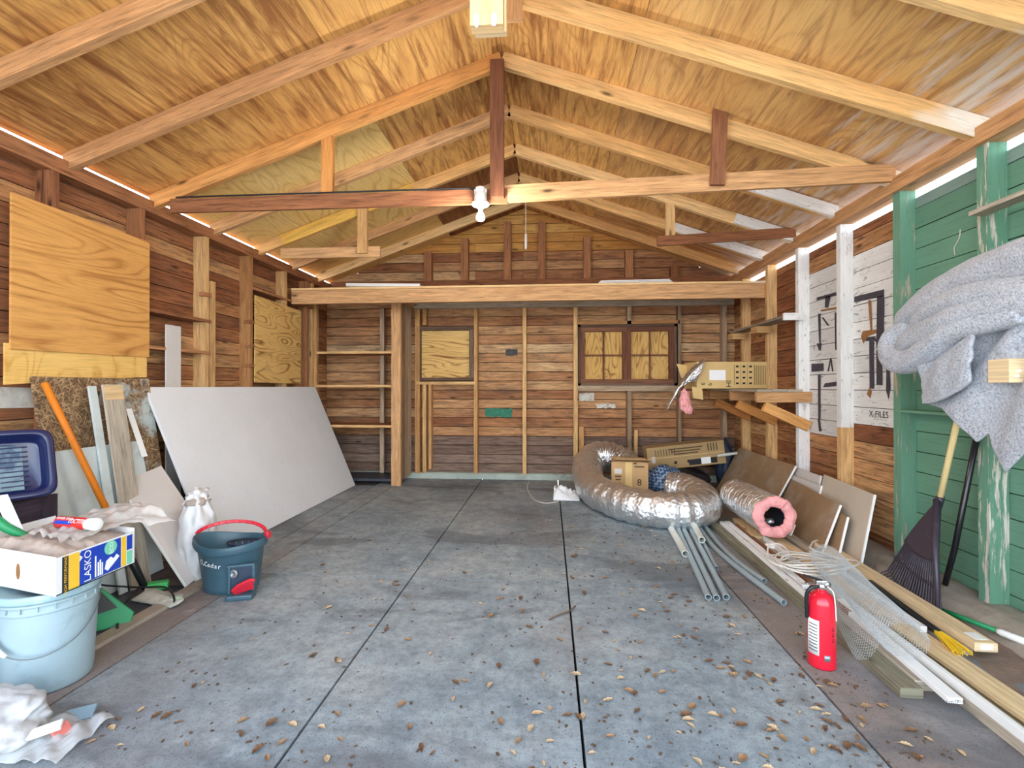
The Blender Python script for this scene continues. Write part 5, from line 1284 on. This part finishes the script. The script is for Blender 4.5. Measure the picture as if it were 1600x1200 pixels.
# ------------------------------------------------------------------ bits on the floor
def paperbag():
    def f(u, v):
        return (.04+.26*u+.02*v, 4.84+.24*v, .004+.12*math.sin(math.pi*min(1, max(0, v)))**.7*(.4+.6*(1-u))*(1-.2*u)*(.75+.9*abs(noise.noise(V((u*3.1, v*3.3, 1)))))+.05*abs(noise.noise(V((u*7, v*6, 1))))*math.sin(math.pi*v)+.003)
    tag(MB().grid(f, 24, 24).build('plastic_bag', M['bagwhite'], smooth=True, mods=[solid(.002)]), 'small crumpled white plastic bag on the floor left of the big duct', 'bag')
paperbag()
tag(MB().tube(smoothpath([(-.24, 5.80, .006), (-.245, 5.45, .006), (-.20, 5.1, .006), (-.14, 4.85, .006), (-.04, 4.73, .006), (.06, 4.78, .006), (.10, 4.86, .008)], 8), .004, 8).build('white_wire', M['cable'], smooth=True), 'thin white wire curving on the floor near the back wall', 'wire')
tag(MB().tube(smoothpath([(.0, 2.37, .006), (.05, 2.42, .008), (.10, 2.46, .008), (.135, 2.53, .006)], 6), [.0035]*19, 6).build('twig', M['twig'], smooth=True), 'thin curved twig on the floor in the middle of the garage', 'twig')

def leafmesh(seed, n=7):
    rr = random.Random(seed); b = MB(); L_ = 1.0; cu = rr.uniform(.5, 1.4); tw = rr.uniform(-.8, .8)
    def f(u, v):
        w = .26*math.sin(math.pi*min(1, u*.97+.02))**.75*(1+.18*math.sin(u*26)); s = (v-.5)*2
        x = (u-.5); y = s*w; z = .10+cu*.28*abs(s)**1.5*w*2 + .22*cu*(u-.5)**2 + .09*noise.noise(V((u*4, v*3, seed))) + tw*.25*y*(u-.5)
        return (x, y, max(z, .005))
    b.grid(f, 12, 6); b.tube([f(0.02, .5), (-.62, .02*tw, .06), (-.75, .08*tw, .03)], .014, 5)
    return b
protos = []
for k in range(6):
    o = leafmesh(20+k).build('dry_leaf', M[('leaf', 'leaf2', 'leaf3')[k % 3]], smooth=True)
    o.location = (0, 0, 0); protos.append(o)
rl = random.Random(11); spots = []
while len(spots) < 250:
    y = 1.42+2.6*rl.random()**1.7; x = rl.uniform(-1.55, 1.28)
    dens = .20+.80*max(0, (x+.4)/1.4) if x > -.6 else .26
    if y > 3.0 and x < .2: dens *= .35
    if x > 1.2 and y > 1.85: continue
    if (x-1.115)**2+(y-2.085)**2 < .012 or (x > .8 and y > 2.5): continue
    if rl.random() < dens: spots.append((x, y))
clus = []
for (x, y) in [(.98, 1.62), (.93, 1.78), (.72, 2.0), (1.05, 1.5), (.60, 2.2), (.78, 1.7)]:
    for k in range(5): clus.append((x+rl.gauss(0, .05), y+rl.gauss(0, .04)))
for i, (x, y) in enumerate(spots+clus):
    o = protos[i] if i < 6 else protos[rl.randrange(6)].copy()
    if i >= 6: COL.objects.link(o)
    s = rl.uniform(.020, .046)
    o.scale = (s, s*rl.uniform(.7, 1.1), s*rl.uniform(.7, 1.2)); o.location = (x, y, .0005); o.rotation_euler = (0, 0, rl.uniform(0, 6.28))
    tag(o, 'dry brown leaf fallen on the grey concrete floor', 'leaf', 'fallen leaves on the floor')
b = MB()
for k in range(1500):
    y = 1.42+2.9*rl.random()**1.5; x = rl.uniform(-1.6, 1.25)
    if rl.random() > .3+.7*max(0, (x+.8)/2): continue
    s = rl.uniform(.002, .007); a = rl.uniform(0, 6.28); q = V((math.cos(a)*s, math.sin(a)*s, 0)); w = V((-q.y, q.x, 0))*rl.uniform(.3, .7)
    b.obb((x, y, s*.25+.0005), q*2, w*2, (0, 0, s*.5))
tag(b.build('leaf_crumbs', M['debris']), 'fine crumbs of broken leaf and grit scattered over the concrete', 'debris', kind='stuff')

# ------------------------------------------------------------------ light and camera
w = bpy.data.worlds.new('sky'); sc.world = w; w.use_nodes = True
nt = w.node_tree; bg = nt.nodes['Background']
tc = nt.nodes.new('ShaderNodeTexCoord'); zz = sep(nt, tc.outputs['Generated'], 2)
nt.links.new(ramp(nt, zz, [(.0, (.88, .94, 1.0)), (.28, (.80, .90, 1.0)), (.55, (.38, .48, .62)), (.9, (.22, .32, .48))]), bg.inputs[0])
bg.inputs[1].default_value = 4.4
sun = bpy.data.lights.new('sun', 'SUN'); so = bpy.data.objects.new('sun', sun); COL.objects.link(so)
sun.energy = 9.0; sun.angle = rad(.6); sun.color = (1, 1, .99)
so.rotation_euler = V((.42, -.50, -.76)).to_track_quat('-Z', 'Y').to_euler()
pl = bpy.data.lights.new('bulb_light', 'POINT'); po = bpy.data.objects.new('bulb_light', pl); COL.objects.link(po)
pl.energy = 24; pl.shadow_soft_size = .06; pl.color = (1, .95, .88); po.location = (-.44, 3.03, 2.14)
sc.cycles.max_bounces = 16; sc.cycles.diffuse_bounces = 8; sc.cycles.transparent_max_bounces = 16
cam = bpy.data.cameras.new('camera'); co = bpy.data.objects.new('camera', cam); COL.objects.link(co); sc.camera = co
F = 757.0; th = math.atan(58/F)
cam.sensor_width = 36; cam.lens = 36*F/1600; cam.clip_start = .05
co.location = (0, 0, 1.14); co.rotation_euler = (math.pi/2+math.atan(4*math.cos(th)/F), 0, th)
vs = sc.view_settings; vs.view_transform = 'Standard'; vs.look = 'None'; vs.exposure = 0.66; vs.gamma = 1.0; vs.use_curve_mapping = False
